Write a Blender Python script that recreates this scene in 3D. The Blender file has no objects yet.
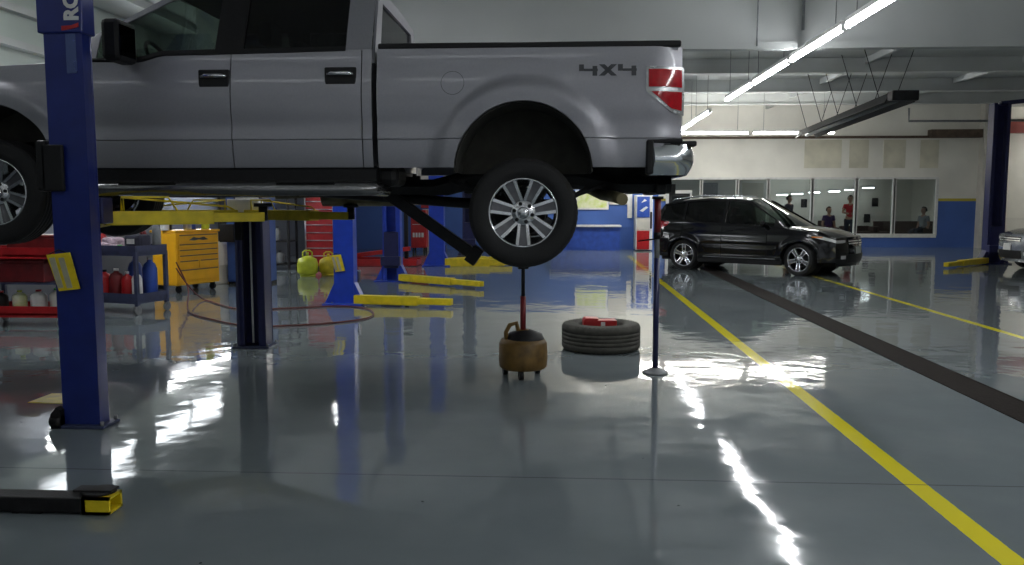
import bpy, bmesh, math, random
from mathutils import Vector, Matrix, Euler
random.seed(7)
PI = math.pi
sc = bpy.context.scene
COL = sc.collection

# ------------------------------------------------------------------ camera
F = 840.0; CX = 512.0; CY = 282.5; CAMH = 1.55
TH = math.atan(80.5 / F)
PS = math.atan(49 / F * math.cos(TH))
FW = Vector((-math.sin(PS)*math.cos(TH), math.cos(PS)*math.cos(TH), -math.sin(TH)))
RT = Vector((math.cos(PS), math.sin(PS), 0))
UP = Vector((-math.sin(PS)*math.sin(TH), math.cos(PS)*math.sin(TH), math.cos(TH)))
cam = bpy.data.cameras.new('camera'); cam.sensor_width = 36; cam.lens = F * 36 / 1024
cam.clip_end = 200
camo = bpy.data.objects.new('camera', cam); COL.objects.link(camo)
camo.location = (0, 0, CAMH); camo.rotation_euler = (PI/2 - TH, 0, PS)
sc.camera = camo

def ray(px, py):
    return FW + RT * ((px-CX)/F) + UP * ((CY-py)/F)
def onY(px, py, Y):
    d = ray(px, py); t = Y/d.y; return Vector((d.x*t, Y, CAMH + d.z*t))
def onZ(px, py, Z=0.0):
    d = ray(px, py); t = (Z-CAMH)/d.z; return Vector((d.x*t, d.y*t, Z))

# ------------------------------------------------------------------ materials
def mat(name, col, rough=0.5, metal=0.0, var=0.12, scale=12, bump=0.0, bscale=80, spec=0.5, coat=0.0, alpha=None, col2=None):
    m = bpy.data.materials.new(name); m.use_nodes = True
    nt = m.node_tree; N = nt.nodes; L = nt.links
    b = N['Principled BSDF']
    tc = N.new('ShaderNodeTexCoord'); nz = N.new('ShaderNodeTexNoise')
    nz.inputs['Scale'].default_value = scale; nz.inputs['Detail'].default_value = 4
    L.new(tc.outputs['Object'], nz.inputs['Vector'])
    rp = N.new('ShaderNodeValToRGB')
    c2 = col2 if col2 else tuple(max(0, c*(1-var)) for c in col)
    c1 = col if col2 else tuple(min(1, c*(1+var)) for c in col)
    rp.color_ramp.elements[0].position = .32; rp.color_ramp.elements[1].position = .68
    rp.color_ramp.elements[0].color = (*c2, 1); rp.color_ramp.elements[1].color = (*c1, 1)
    L.new(nz.outputs['Fac'], rp.inputs['Fac']); L.new(rp.outputs['Color'], b.inputs['Base Color'])
    mr = N.new('ShaderNodeMapRange'); mr.inputs['To Min'].default_value = max(.02, rough-.05); mr.inputs['To Max'].default_value = min(1, rough+.07)
    L.new(nz.outputs['Fac'], mr.inputs['Value']); L.new(mr.outputs['Result'], b.inputs['Roughness'])
    b.inputs['Metallic'].default_value = metal
    b.inputs['Specular IOR Level'].default_value = spec
    b.inputs['Coat Weight'].default_value = coat
    b.inputs['Coat Roughness'].default_value = .06
    if bump:
        n2 = N.new('ShaderNodeTexNoise'); n2.inputs['Scale'].default_value = bscale; n2.inputs['Detail'].default_value = 3
        L.new(tc.outputs['Object'], n2.inputs['Vector'])
        bp = N.new('ShaderNodeBump'); bp.inputs['Strength'].default_value = bump; bp.inputs['Distance'].default_value = .01
        L.new(n2.outputs['Fac'], bp.inputs['Height']); L.new(bp.outputs['Normal'], b.inputs['Normal'])
    return m
def emit(name, col, s):
    m = bpy.data.materials.new(name); m.use_nodes = True
    nt = m.node_tree; nt.nodes.clear()
    e = nt.nodes.new('ShaderNodeEmission'); o = nt.nodes.new('ShaderNodeOutputMaterial')
    e.inputs['Color'].default_value = (*col, 1); e.inputs['Strength'].default_value = s
    nt.links.new(e.outputs[0], o.inputs[0]); return m
def glass(name, tint, refl=1.0, ior=1.5):
    m = bpy.data.materials.new(name); m.use_nodes = True
    nt = m.node_tree; N = nt.nodes; L = nt.links; N.clear()
    t = N.new('ShaderNodeBsdfTransparent'); t.inputs[0].default_value = (*tint, 1)
    g = N.new('ShaderNodeBsdfGlossy'); g.inputs['Roughness'].default_value = .03; g.inputs['Color'].default_value = (refl, refl, refl, 1)
    f = N.new('ShaderNodeFresnel'); f.inputs['IOR'].default_value = ior
    gm = N.new('ShaderNodeNewGeometry'); mr = N.new('ShaderNodeMapRange'); mr.inputs['To Min'].default_value = ior; mr.inputs['To Max'].default_value = 1/ior
    L.new(gm.outputs['Backfacing'], mr.inputs['Value']); L.new(mr.outputs[0], f.inputs['IOR'])
    x = N.new('ShaderNodeMixShader'); o = N.new('ShaderNodeOutputMaterial')
    L.new(f.outputs[0], x.inputs[0]); L.new(t.outputs[0], x.inputs[1]); L.new(g.outputs[0], x.inputs[2]); L.new(x.outputs[0], o.inputs[0])
    return m

M = {}
M['silver'] = mat('silver_paint', (.31, .31, .34), .42, .45, .03, 60, coat=.3)
M['black_plastic'] = mat('black_plastic', (.009, .009, .010), .5, 0, .2, 30, spec=.3)
M['rubber'] = mat('tyre_rubber', (.010, .010, .011), .75, 0, .2, 25, bump=.3, bscale=120)
M['dusty_rubber'] = mat('dusty_tyre_rubber', (.062, .060, .05), .8, 0, .25, 14, bump=.3, bscale=120)
M['chrome'] = mat('chrome', (.72, .73, .75), .12, 1.0, .03, 10)
M['rim_web'] = mat('rim_web', (.16, .16, .17), .35, .9, .1, 20)
M['alloy'] = mat('alloy', (.68, .69, .71), .22, 1.0, .05, 20)
M['bumper_chrome'] = mat('bumper_chrome', (.66, .69, .71), .16, 1.0, .08, 6)
M['dark_steel'] = mat('dark_steel', (.012, .012, .013), .55, .2, .3, 14, bump=.2, spec=.3)
M['liner'] = mat('wheel_liner', (.035, .034, .028), .85, 0, .3, 8, bump=.3)
M['exhaust'] = mat('rusty_exhaust', (.16, .14, .08), .55, .5, .3, 9)
M['red_lens'] = mat('red_lens', (.42, .008, .015), .12, 0, .1, 30, coat=.6)
M['white_lens'] = mat('clear_lens', (.6, .6, .6), .12, .1, .1, 30, coat=.5)
M['amber'] = mat('amber_lens', (.7, .22, .03), .15, 0, .1, 30, coat=.5)
M['decal'] = mat('decal_grey', (.045, .047, .055), .5, 0, .1, 30)
M['auto_glass'] = glass('green_tinted_glass', (.38, .45, .41))
M['privacy_glass'] = glass('privacy_glass', (.05, .055, .055))
M['interior'] = mat('dark_upholstery', (.015, .015, .016), .8, 0, .3, 30)
M['post_blue'] = mat('lift_blue_paint', (.010, .022, .165), .3, 0, .12, 7, coat=.3)
M['blue_bright'] = mat('bright_blue_paint', (.012, .05, .45), .35, 0, .12, 7, coat=.2)
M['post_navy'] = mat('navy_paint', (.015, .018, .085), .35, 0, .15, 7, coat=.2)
M['steel_bright'] = mat('bright_steel', (.5, .5, .52), .3, 1.0, .1, 25)
M['lift_yellow'] = mat('lift_yellow_paint', (.72, .55, .01), .42, 0, .15, 9)
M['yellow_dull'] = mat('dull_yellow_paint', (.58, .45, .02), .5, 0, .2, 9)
M['chest_yellow'] = mat('tool_chest_yellow', (.80, .40, .01), .35, 0, .06, 6)
M['red'] = mat('red_enamel', (.42, .012, .015), .35, 0, .15, 9)
M['dark_red'] = mat('dark_red_enamel', (.16, .01, .012), .45, 0, .25, 9)
M['lime'] = mat('lime_tank_paint', (.50, .55, .03), .4, 0, .1, 9)
M['caddy'] = mat('stained_yellow_plastic', (.15, .085, .018), .55, 0, .35, 9, bump=.2, bscale=30)
M['white'] = mat('white_plastic', (.7, .7, .68), .5, 0, .08, 12)
M['cream'] = mat('cream_paint', (.58, .56, .50), .6, 0, .08, 3)
M['paper'] = mat('paper', (.42, .40, .28), .8, 0, .1, 20)
M['rag'] = mat('pink_rag', (.55, .42, .50), .9, 0, .25, 30, bump=.6, bscale=40)
M['green'] = mat('green_plastic', (.06, .35, .07), .5)
M['navy_steel'] = mat('blue_grey_steel', (.035, .045, .10), .5, 0, .2, 12)
M['grey_steel'] = mat('grey_steel', (.2, .21, .22), .45, .2, .15, 12)
M['suv_black'] = mat('black_car_paint', (.004, .004, .005), .08, 0, .1, 30, coat=.2)
M['grey_paint'] = mat('grey_car_paint', (.24, .26, .28), .25, .4, .03, 60, coat=1.0)
M['wood'] = mat('brown_board', (.10, .07, .05), .7, 0, .3, 6)
M['skin'] = mat('skin', (.42, .24, .17), .55, 0, .06, 20)
M['hair'] = mat('dark_hair', (.012, .01, .009), .6, 0, .2, 60)
M['shirt_red'] = mat('red_cloth', (.50, .03, .04), .85, 0, .15, 20)
M['shirt_dark'] = mat('dark_cloth', (.03, .03, .05), .9, 0, .2, 20)
M['shirt_purple'] = mat('purple_cloth', (.06, .03, .13), .9, 0, .2, 20)
M['shirt_grey'] = mat('grey_cloth', (.25, .27, .30), .9, 0, .2, 20)
M['trouser'] = mat('dark_trousers', (.03, .035, .06), .9, 0, .2, 20)
M['sofa'] = mat('brown_upholstery', (.06, .035, .03), .8, 0, .2, 12)
M['hose_red'] = mat('red_rubber_hose', (.12, .02, .015), .5, 0, .2, 12)
M['poster'] = mat('lime_poster', (.55, .65, .15), .7, 0, .3, 5, col2=(.8, .8, .65))
M['tube'] = emit('lit_fluorescent_tube', (.96, .98, 1.0), 40)
M['tube_cross'] = emit('lit_cross_tube', (1.0, .98, .93), 95)
M['tube_fill'] = emit('near_fill_tube', (.93, .97, 1.0), 6)
M['lamp_trim'] = mat('lamp_trim', (.6, .61, .63), .25, .6, .05, 20)
M['polished_blue'] = mat('polished_blue_steel', (.12, .16, .36), .25, .8, .1, 7)
M['tube_office_added'] = emit('added_office_tube', (.95, .98, 1.0), 14)
M['fill_door'] = emit('fill_door_glow', (.85, .93, 1.0), .38)
M['daylight'] = emit('daylight_window', (.9, .96, 1.0), 5.0)
M['window_glass'] = glass('window_glass', (.80, .84, .83), .8)
M['red_paint_beam'] = mat('red_beam_paint', (.25, .04, .03), .6, 0, .15, 5)
M['blue_sign'] = mat('blue_panel', (.03, .08, .38), .3, 0, .2, 6)

# ---- floor: sealed grey epoxy with painted lines
def floor_material():
    m = bpy.data.materials.new('grey_epoxy_floor'); m.use_nodes = True
    nt = m.node_tree; N = nt.nodes; L = nt.links; b = N['Principled BSDF']
    tc = N.new('ShaderNodeTexCoord'); sep = N.new('ShaderNodeSeparateXYZ'); L.new(tc.outputs['Object'], sep.inputs[0])
    def math_(op, a, bb=None, c=None):
        n = N.new('ShaderNodeMath'); n.operation = op
        for i, v in enumerate((a, bb, c)):
            if v is None: continue
            if isinstance(v, (int, float)): n.inputs[i].default_value = v
            else: L.new(v, n.inputs[i])
        return n.outputs[0]
    def noise(s, det=4, rough=.5, vec=None):
        n = N.new('ShaderNodeTexNoise'); n.inputs['Scale'].default_value = s; n.inputs['Detail'].default_value = det; n.inputs['Roughness'].default_value = rough
        L.new(vec if vec else tc.outputs['Object'], n.inputs['Vector']); return n.outputs['Fac']
    X = sep.outputs['X']; Y = sep.outputs['Y']
    nbig = noise(.35, 3); nmid = noise(2.2, 6, .6); nfine = noise(30, 3)
    wob = math_('MULTIPLY', math_('SUBTRACT', noise(14, 3), .5), .008)
    Xw = math_('ADD', X, wob)
    def band(v, c, w):
        return math_('LESS_THAN', math_('ABSOLUTE', math_('SUBTRACT', v, c)), w)
    l1 = band(Xw, 1.96, .062); l2 = band(Xw, 5.30, .055); l3 = band(Xw, -6.0, .05)
    y0 = math_('LESS_THAN', Y, 24.5)
    line = math_('MULTIPLY', math_('MAXIMUM', l1, l2), y0)
    wear = math_('GREATER_THAN', math_('ADD', nmid, math_('MULTIPLY', nfine, .35)), .36)
    line = math_('MULTIPLY', line, wear)
    # joints
    j = None
    for yc in (4.62, 9.4, 14.2, 19.0, 23.8):
        q = band(math_('ADD', Y, wob), yc, .007); j = q if j is None else math_('MAXIMUM', j, q)
    for xc in (-6.6, 8.0):
        j = math_('MAXIMUM', j, band(Xw, xc, .005))
    r = N.new('ShaderNodeValToRGB'); r.color_ramp.elements[0].position = .3; r.color_ramp.elements[1].position = .7
    r.color_ramp.elements[0].color = (.15, .178, .19, 1); r.color_ramp.elements[1].color = (.20, .228, .24, 1)
    L.new(math_('ADD', math_('MULTIPLY', nbig, .6), math_('MULTIPLY', nmid, .4)), r.inputs['Fac'])
    mx = N.new('ShaderNodeMix'); mx.data_type = 'RGBA'; mx.inputs[7].default_value = (.80, .70, .03, 1)
    L.new(line, mx.inputs[0]); L.new(r.outputs['Color'], mx.inputs[6])
    mj = N.new('ShaderNodeMix'); mj.data_type = 'RGBA'; mj.inputs[7].default_value = (.04, .045, .05, 1)
    L.new(math_('MULTIPLY', j, .6), mj.inputs[0]); L.new(mx.outputs[2], mj.inputs[6])
    # small chips and specks
    vo = N.new('ShaderNodeTexVoronoi'); vo.inputs['Scale'].default_value = 2.2; L.new(tc.outputs['Object'], vo.inputs['Vector'])
    sp = math_('LESS_THAN', vo.outputs['Distance'], .018)
    ms = N.new('ShaderNodeMix'); ms.data_type = 'RGBA'; ms.inputs[7].default_value = (.03, .03, .03, 1)
    L.new(sp, ms.inputs[0]); L.new(mj.outputs[2], ms.inputs[6])
    L.new(ms.outputs[2], b.inputs['Base Color'])
    mr = N.new('ShaderNodeMapRange'); mr.inputs['From Min'].default_value = .35; mr.inputs['From Max'].default_value = .7
    mr.inputs['To Min'].default_value = .03; mr.inputs['To Max'].default_value = .085
    L.new(nmid, mr.inputs['Value']); L.new(mr.outputs['Result'], b.inputs['Roughness'])
    b.inputs['Specular IOR Level'].default_value = .42
    h = math_('ADD', math_('MULTIPLY', noise(1.6, 2), .9), math_('MULTIPLY', noise(6.0, 2), .10))
    h = math_('ADD', h, math_('MULTIPLY', noise(60, 2), .002))
    bp = N.new('ShaderNodeBump'); bp.inputs['Strength'].default_value = 1.0; bp.inputs['Distance'].default_value = .006
    L.new(h, bp.inputs['Height']); L.new(bp.outputs['Normal'], b.inputs['Normal'])
    return m
def wall_material(name, low, high, split, stripe=None, patches=False):
    """painted wall: wainscot colour below `split`, wall colour above, optional stripe at the split"""
    m = bpy.data.materials.new(name); m.use_nodes = True
    nt = m.node_tree; N = nt.nodes; L = nt.links; b = N['Principled BSDF']
    tc = N.new('ShaderNodeTexCoord'); sep = N.new('ShaderNodeSeparateXYZ'); L.new(tc.outputs['Object'], sep.inputs[0])
    nz = N.new('ShaderNodeTexNoise'); nz.inputs['Scale'].default_value = .9; nz.inputs['Detail'].default_value = 6
    L.new(tc.outputs['Object'], nz.inputs['Vector'])
    def cmp_(v):
        n = N.new('ShaderNodeMath'); n.operation = 'GREATER_THAN'; n.inputs[1].default_value = v; L.new(sep.outputs['Z'], n.inputs[0]); return n.outputs[0]
    def mix(f, a, bb):
        n = N.new('ShaderNodeMix'); n.data_type = 'RGBA'
        if isinstance(f, float): n.inputs[0].default_value = f
        else: L.new(f, n.inputs[0])
        for i, v in ((6, a), (7, bb)):
            if isinstance(v, tuple): n.inputs[i].default_value = (*v, 1)
            else: L.new(v, n.inputs[i])
        return n.outputs[2]
    rp = N.new('ShaderNodeMapRange'); rp.inputs['From Min'].default_value = .35; rp.inputs['From Max'].default_value = .7; L.new(nz.outputs['Fac'], rp.inputs['Value'])
    hi = mix(rp.outputs[0], high, tuple(c*.86 for c in high)); lo = mix(rp.outputs[0], low, tuple(c*.8 for c in low))
    c = mix(cmp_(split), lo, hi)
    if stripe:
        mm = N.new('ShaderNodeMath'); mm.operation = 'MULTIPLY'; q = N.new('ShaderNodeMath'); q.operation = 'LESS_THAN'; q.inputs[1].default_value = split+.09
        L.new(sep.outputs['Z'], q.inputs[0]); L.new(cmp_(split), mm.inputs[0]); L.new(q.outputs[0], mm.inputs[1])
        c = mix(mm.outputs[0], c, stripe)
    L.new(c, b.inputs['Base Color']); b.inputs['Roughness'].default_value = .55
    bp = N.new('ShaderNodeBump'); bp.inputs['Strength'].default_value = .15; L.new(nz.outputs['Fac'], bp.inputs['Height']); L.new(bp.outputs['Normal'], b.inputs['Normal'])
    return m

# ------------------------------------------------------------------ mesh builder
class MB:
    def __init__(s): s.v = []; s.f = []; s.m = []; s.sm = []
    def add(s, vs, fs, mi=0, smooth=False):
        o = len(s.v); s.v += [tuple(v) for v in vs]
        for f in fs: s.f.append([i+o for i in f]); s.m.append(mi); s.sm.append(smooth)
    def box(s, x0, x1, y0, y1, z0, z1, mi=0, bev=0.0):
        if bev > 0:
            bm = bmesh.new(); bmesh.ops.create_cube(bm, size=1)
            for v in bm.verts: v.co = Vector(((x0+x1)/2+v.co.x*(x1-x0), (y0+y1)/2+v.co.y*(y1-y0), (z0+z1)/2+v.co.z*(z1-z0)))
            bmesh.ops.bevel(bm, geom=bm.edges[:], offset=bev, segments=2, affect='EDGES', profile=.5)
            bm.verts.index_update()
            s.add([v.co[:] for v in bm.verts], [[v.index for v in f.verts] for f in bm.faces], mi); bm.free(); return
        vs = [(x0,y0,z0),(x1,y0,z0),(x1,y1,z0),(x0,y1,z0),(x0,y0,z1),(x1,y0,z1),(x1,y1,z1),(x0,y1,z1)]
        s.add(vs, [(0,3,2,1),(4,5,6,7),(0,1,5,4),(1,2,6,5),(2,3,7,6),(3,0,4,7)], mi)
    def beam(s, p0, p1, w, h, mi=0, up=(0,0,1)):
        p0 = Vector(p0); p1 = Vector(p1); d = (p1-p0).normalized(); u = Vector(up)
        r = d.cross(u)
        if r.length < 1e-4: r = d.cross(Vector((0,1,0)))
        r.normalize(); u = r.cross(d).normalized()
        vs = []
        for p in (p0, p1):
            for a, b in ((-1,-1),(1,-1),(1,1),(-1,1)): vs.append(p + r*(a*w/2) + u*(b*h/2))
        s.add(vs, [(0,1,2,3),(7,6,5,4),(0,4,5,1),(1,5,6,2),(2,6,7,3),(3,7,4,0)], mi)
    def cyl(s, p0, p1, r0, r1=None, n=16, mi=0, smooth=True):
        r1 = r0 if r1 is None else r1
        s.tube([p0, p1], [r0, r1], n, mi, smooth)
    def tube(s, pts, r, n=10, mi=0, smooth=True, cap=True):
        pts = [Vector(p) for p in pts]; k = len(pts)
        rs = r if isinstance(r, (list, tuple)) else [r]*k
        ref = None; vs = []
        for i, p in enumerate(pts):
            d = (pts[min(i+1, k-1)] - pts[max(i-1, 0)]).normalized()
            if ref is None:
                ref = Vector((0,0,1)) if abs(d.z) < .9 else Vector((1,0,0))
            a = d.cross(ref).normalized(); b = a.cross(d).normalized(); ref = b
            for j in range(n):
                t = 2*PI*j/n; vs.append(p + (a*math.cos(t) + b*math.sin(t))*rs[i])
        fs = []
        for i in range(k-1):
            for j in range(n): fs.append((i*n+j, i*n+(j+1)%n, (i+1)*n+(j+1)%n, (i+1)*n+j))
        s.add(vs, fs, mi, smooth)
        if cap:
            s.add(vs[:n], [list(range(n))[::-1]], mi); s.add(vs[-n:], [list(range(n))], mi)
    def lathe(s, prof, c=(0,0,0), axis='z', n=32, mi=0, smooth=True, closed=False):
        """prof: list of (radius, height)"""
        c = Vector(c); vs = []
        for r, h in prof:
            for j in range(n):
                t = 2*PI*j/n; a, b = r*math.cos(t), r*math.sin(t)
                vs.append(c + (Vector((a,b,h)) if axis == 'z' else Vector((a,h,b)) if axis == 'y' else Vector((h,a,b))))
        k = len(prof); fs = []
        for i in range(k if closed else k-1):
            i2 = (i+1) % k
            for j in range(n): fs.append((i*n+j, i*n+(j+1)%n, i2*n+(j+1)%n, i2*n+j))
        s.add(vs, fs, mi, smooth)
    def prism(s, poly, d0, d1, axis='y', mi=0, c=(0,0,0)):
        """poly: 2D outline in the plane across `axis`"""
        n = len(poly); vs = []; c = Vector(c)
        for d in (d0, d1):
            for a, b in poly:
                vs.append(c + (Vector((a,d,b)) if axis == 'y' else Vector((d,a,b)) if axis == 'x' else Vector((a,b,d))))
        fs = [tuple(range(n)), tuple(range(2*n-1, n-1, -1))]
        for i in range(n): fs.append((i, i+n, (i+1)%n+n, (i+1)%n))
        s.add(vs, fs, mi)
    def surf(s, fn, us, vs_, mi=0, cond=None, smooth=True):
        pts = [fn(u, v) for u in us for v in vs_]; k = len(vs_); fs = []
        for i in range(len(us)-1):
            for j in range(k-1):
                if cond and not cond((us[i]+us[i+1])/2, (vs_[j]+vs_[j+1])/2): continue
                fs.append((i*k+j, (i+1)*k+j, (i+1)*k+j+1, i*k+j+1))
        s.add(pts, fs, mi, smooth)
    def sphere(s, c, r, n=16, mi=0, sc3=(1,1,1)):
        c = Vector(c); k = n//2
        vs = []; 
        for i in range(k+1):
            p = PI*i/k
            for j in range(n):
                t = 2*PI*j/n; vs.append(c + Vector((r*sc3[0]*math.sin(p)*math.cos(t), r*sc3[1]*math.sin(p)*math.sin(t), r*sc3[2]*math.cos(p))))
        fs = [(i*n+j, i*n+(j+1)%n, (i+1)*n+(j+1)%n, (i+1)*n+j) for i in range(k) for j in range(n)]
        s.add(vs, fs, mi, True)
    def build(s, name, mats, parent=None, solid=0.0, loc=None, rot=None, bev=0.0, offset=-1):
        me = bpy.data.meshes.new(name); me.from_pydata(s.v, [], s.f)
        for i, p in enumerate(me.polygons): p.material_index = s.m[i]; p.use_smooth = s.sm[i]
        bm = bmesh.new(); bm.from_mesh(me)
        bmesh.ops.remove_doubles(bm, verts=bm.verts, dist=1e-5)
        bmesh.ops.dissolve_degenerate(bm, dist=1e-5, edges=bm.edges)
        bmesh.ops.delete(bm, geom=[v for v in bm.verts if not v.link_faces], context='VERTS')
        bmesh.ops.recalc_face_normals(bm, faces=bm.faces)
        bm.to_mesh(me); bm.free()
        if not isinstance(mats, (list, tuple)): mats = [mats]
        for m in mats: me.materials.append(m)
        o = bpy.data.objects.new(name, me); COL.objects.link(o)
        if parent: o.parent = parent
        if loc is not None: o.location = loc
        if rot is not None: o.rotation_euler = rot
        if bev:
            md = o.modifiers.new('b', 'BEVEL'); md.width = bev; md.segments = 2; md.limit_method = 'ANGLE'; md.angle_limit = .7
        if solid:
            md = o.modifiers.new('s', 'SOLIDIFY'); md.thickness = solid; md.offset = offset
            es = o.modifiers.new('e', 'EDGE_SPLIT'); es.split_angle = .6
        return o
def tag(o, label, cat, group=None, kind=None):
    o['label'] = label; o['category'] = cat
    if group: o['group'] = group
    if kind: o['kind'] = kind
    return o
def thing(name, label, cat, loc=(0,0,0), rz=0.0, group=None):
    o = bpy.data.objects.new(name, None); o.empty_display_size = .1; COL.objects.link(o)
    o.location = loc; o.rotation_euler = (0, 0, rz); return tag(o, label, cat, group)
def struct(o): o['kind'] = 'structure'; return o
def copy_tree(o, parent=None):
    c = o.copy(); COL.objects.link(c)
    if parent: c.parent = parent
    for ch in list(o.children): copy_tree(ch, c)
    return c
def lin(a, b, n): return [a + (b-a)*i/(n-1) for i in range(n)]
def bump_(x, c, w): 
    t = (x-c)/w
    return math.exp(-t*t)
def sstep(a, b, x):
    t = max(0, min(1, (x-a)/(b-a))); return t*t*(3-2*t)
def interp(tab, x):
    if x <= tab[0][0]: return tab[0][1]
    for (a, va), (b, vb) in zip(tab, tab[1:]):
        if x <= b: return va + (vb-va)*(x-a)/(b-a)
    return tab[-1][1]
def text_mesh(body, size, extrude, name, m, parent, matrix, shear=0.0, offset=0.0):
    cu = bpy.data.curves.new(name, 'FONT'); cu.body = body; cu.size = size; cu.extrude = extrude; cu.shear = shear; cu.offset = offset
    cu.resolution_u = 3
    t = bpy.data.objects.new(name, cu); COL.objects.link(t)
    dg = bpy.context.evaluated_depsgraph_get()
    me = bpy.data.meshes.new_from_object(t.evaluated_get(dg)); bpy.data.objects.remove(t); bpy.data.curves.remove(cu)
    me.transform(matrix); me.materials.clear(); me.materials.append(m)
    o = bpy.data.objects.new(name, me); COL.objects.link(o)
    if parent: o.parent = parent
    return o

# ================================================================== THE ROOM
Xl, Xr = -7.9, 21.0
YB, YF = -7.0, 37.0
f = MB(); f.box(Xl-.2, Xr+.2, YB-.2, YF+.2, -.2, 0); struct(f.build('floor', floor_material()))
CZ = 4.85
M['ceiling'] = mat('painted_ceiling_deck', (.52, .54, .53), .75, 0, .12, .8, bump=.3, bscale=3)
M['bulkhead'] = mat('painted_bulkhead', (.38, .395, .39), .7, 0, .10, .5, bump=.2, bscale=2)
M['wall_far'] = wall_material('blue_and_cream_wall', (.06, .14, .44), (.85, .82, .74), 1.95)
M['wall_office'] = wall_material('office_wall_paint', (.07, .15, .46), (.86, .84, .77), 1.58, (.55, .45, .05))
M['wall_left'] = wall_material('pale_green_wall', (.10, .11, .13), (.50, .56, .52), 2.3)
M['wall_plain'] = wall_material('plain_cream_wall', (.75, .73, .66), (.80, .78, .70), 1.0)
# ceiling deck with ribs
c = MB(); c.box(Xl, Xr, YB, YF, CZ, CZ+.15)
struct(c.build('ceiling', M['ceiling']))
b = MB(); b.box(-5.6, Xr, 12.9, 13.2, 3.83, CZ); b.box(-5.6, Xr, 12.84, 12.9, 3.80, 3.90)
struct(b.build('trim_1', M['bulkhead']))
n = 2
for y in (16.6, 20.2, 23.6, 26.6):                    # cross beams of the far bay
    b = MB(); b.box(Xl, Xr, y-.07, y+.07, CZ-.30, CZ); b.box(Xl, Xr, y-.12, y+.12, CZ-.33, CZ-.30)
    struct(b.build('trim_%d' % n, M['ceiling'])); n += 1
for x in (-6.9, -4.4, -1.5, 1.6, 7.0, 10.5, 14.5):    # purlins running down the building
    b = MB(); b.box(x-.05, x+.05, YB, YF, CZ-.14, CZ)
    struct(b.build('trim_%d' % n, M['ceiling'])); n += 1
# left wall with two clerestory windows and ledges
w = MB()
wins = ((11.9, 14.9), (15.6, 18.9)); z0, z1 = 2.72, 3.35
w.box(Xl-.2, Xl, YB, YF, 0, z0); w.box(Xl-.2, Xl, YB, YF, z1, CZ)
ys = [YB] + [q for p in wins for q in p] + [YF]
for i in range(0, len(ys), 2): w.box(Xl-.2, Xl, ys[i], ys[i+1], z0, z1)
struct(w.build('wall_left', M['wall_left']))
for i, (a, bb) in enumerate(wins):
    fr = MB()
    fr.box(Xl-.05, Xl+.02, a, a+.05, z0, z1); fr.box(Xl-.05, Xl+.02, bb-.05, bb, z0, z1); fr.box(Xl-.05, Xl+.02, a, bb, z0, z0+.05); fr.box(Xl-.05, Xl+.02, a, bb, z1-.05, z1)
    fr.box(Xl-.05, Xl+.02, (a+bb)/2-.02, (a+bb)/2+.02, z0, z1)
    wo = struct(fr.build('window_%d' % (i+1), M['white']))
    p = MB(); p.box(Xl-.1, Xl-.07, a, bb, z0, z1); p.build('pane', M['daylight'], wo)
for z in (3.75, 4.25):
    b = MB(); b.box(Xl, Xl+.14, YB, YF, z, z+.10); struct(b.build('trim_%d' % n, M['ceiling'])); n += 1
# right wall, rear wall behind the camera
w = MB(); w.box(Xr, Xr+.2, YB, YF, 0, CZ); struct(w.build('wall_right', M['wall_plain']))
w = MB(); w.box(Xl, Xr, YB-.2, YB, 3.7, CZ); w.box(Xl, -6.5, YB-.2, YB, 0, 3.7); w.box(-.8, .8, YB-.2, YB, 0, 3.7); w.box(6.5, 8.1, YB-.2, YB, 0, 3.7); w.box(13.8, Xr, YB-.2, YB, 0, 3.7)
struct(w.build('wall_back', M['wall_plain']))
for i, (a, bb) in enumerate(((-6.5, -.8), (.8, 6.5), (8.1, 13.8))):     # unseen glowing roll-up doors added behind the camera as soft fill light
    fr = MB()
    for k in range(6): fr.box(a, bb, YB-.1, YB-.04, k*.74-.03 if k else 0, k*.74+.03)
    for k in range(4): x_ = a+(bb-a)*k/3; fr.box(x_-.04, x_+.04, YB-.1, YB-.04, 0, 3.7)
    do = struct(fr.build('door_%d' % (i+1), M['white'])); pn = MB(); pn.box(a, bb, YB-.13, YB-.11, 0, 3.7); pn.build('pane', M['fill_door'], do)
# far wall, left stretch
YW = 27.6; YO = 29.6; XC = 3.15
w = MB(); w.box(Xl, XC, YW, YW+.2, 0, CZ); w.box(XC-.2, XC, YW+.2, YO, 0, CZ)
struct(w.build('wall_front', M['wall_far']))
# office wall with window band
xa = onY(668, 200, YO).x; xb = onY(937, 200, YO).x; zt = onY(800, 178, YO).z; zb = onY(800, 235, YO).z
XE = onY(976, 200, YO).x
w = MB(); w.box(XC, XE, YO, YO+.15, 0, zb); w.box(XC, XE, YO, YO+.15, zt, CZ); w.box(xb, XE, YO, YO+.15, zb, zt); w.box(XC, xa, YO, YO+.15, zb, zt)
w.box(XE-.15, XE, YO+.1, YO+.15, 0, CZ)
struct(w.build('wall_office', M['wall_office']))
w = MB(); w.box(XC, XE-.15, YF-2.5, YF-2.35, 0, 2.9); w.box(XC-.15, XC, YO+.15, YF-2.35, 0, 2.9); w.box(XE-.15, XE, YO+.15, YF, 0, CZ)
struct(w.build('wall_office_rear', M['wall_plain']))
w = MB(); w.box(XC, XE-.15, YO+.15, YF-2.35, 2.9, 3.0); struct(w.build('ceiling_office', M['white']))
w = MB(); w.box(XE+.55, Xr, YO+1.0, YO+1.2, 0, CZ); struct(w.build('wall_side_bay', M['wall_plain']))
b = MB(); b.box(XE, XE+.6, YO-.35, YO+.25, 0, CZ); struct(b.build('trim_%d' % n, M['cream'])); n += 1
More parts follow.
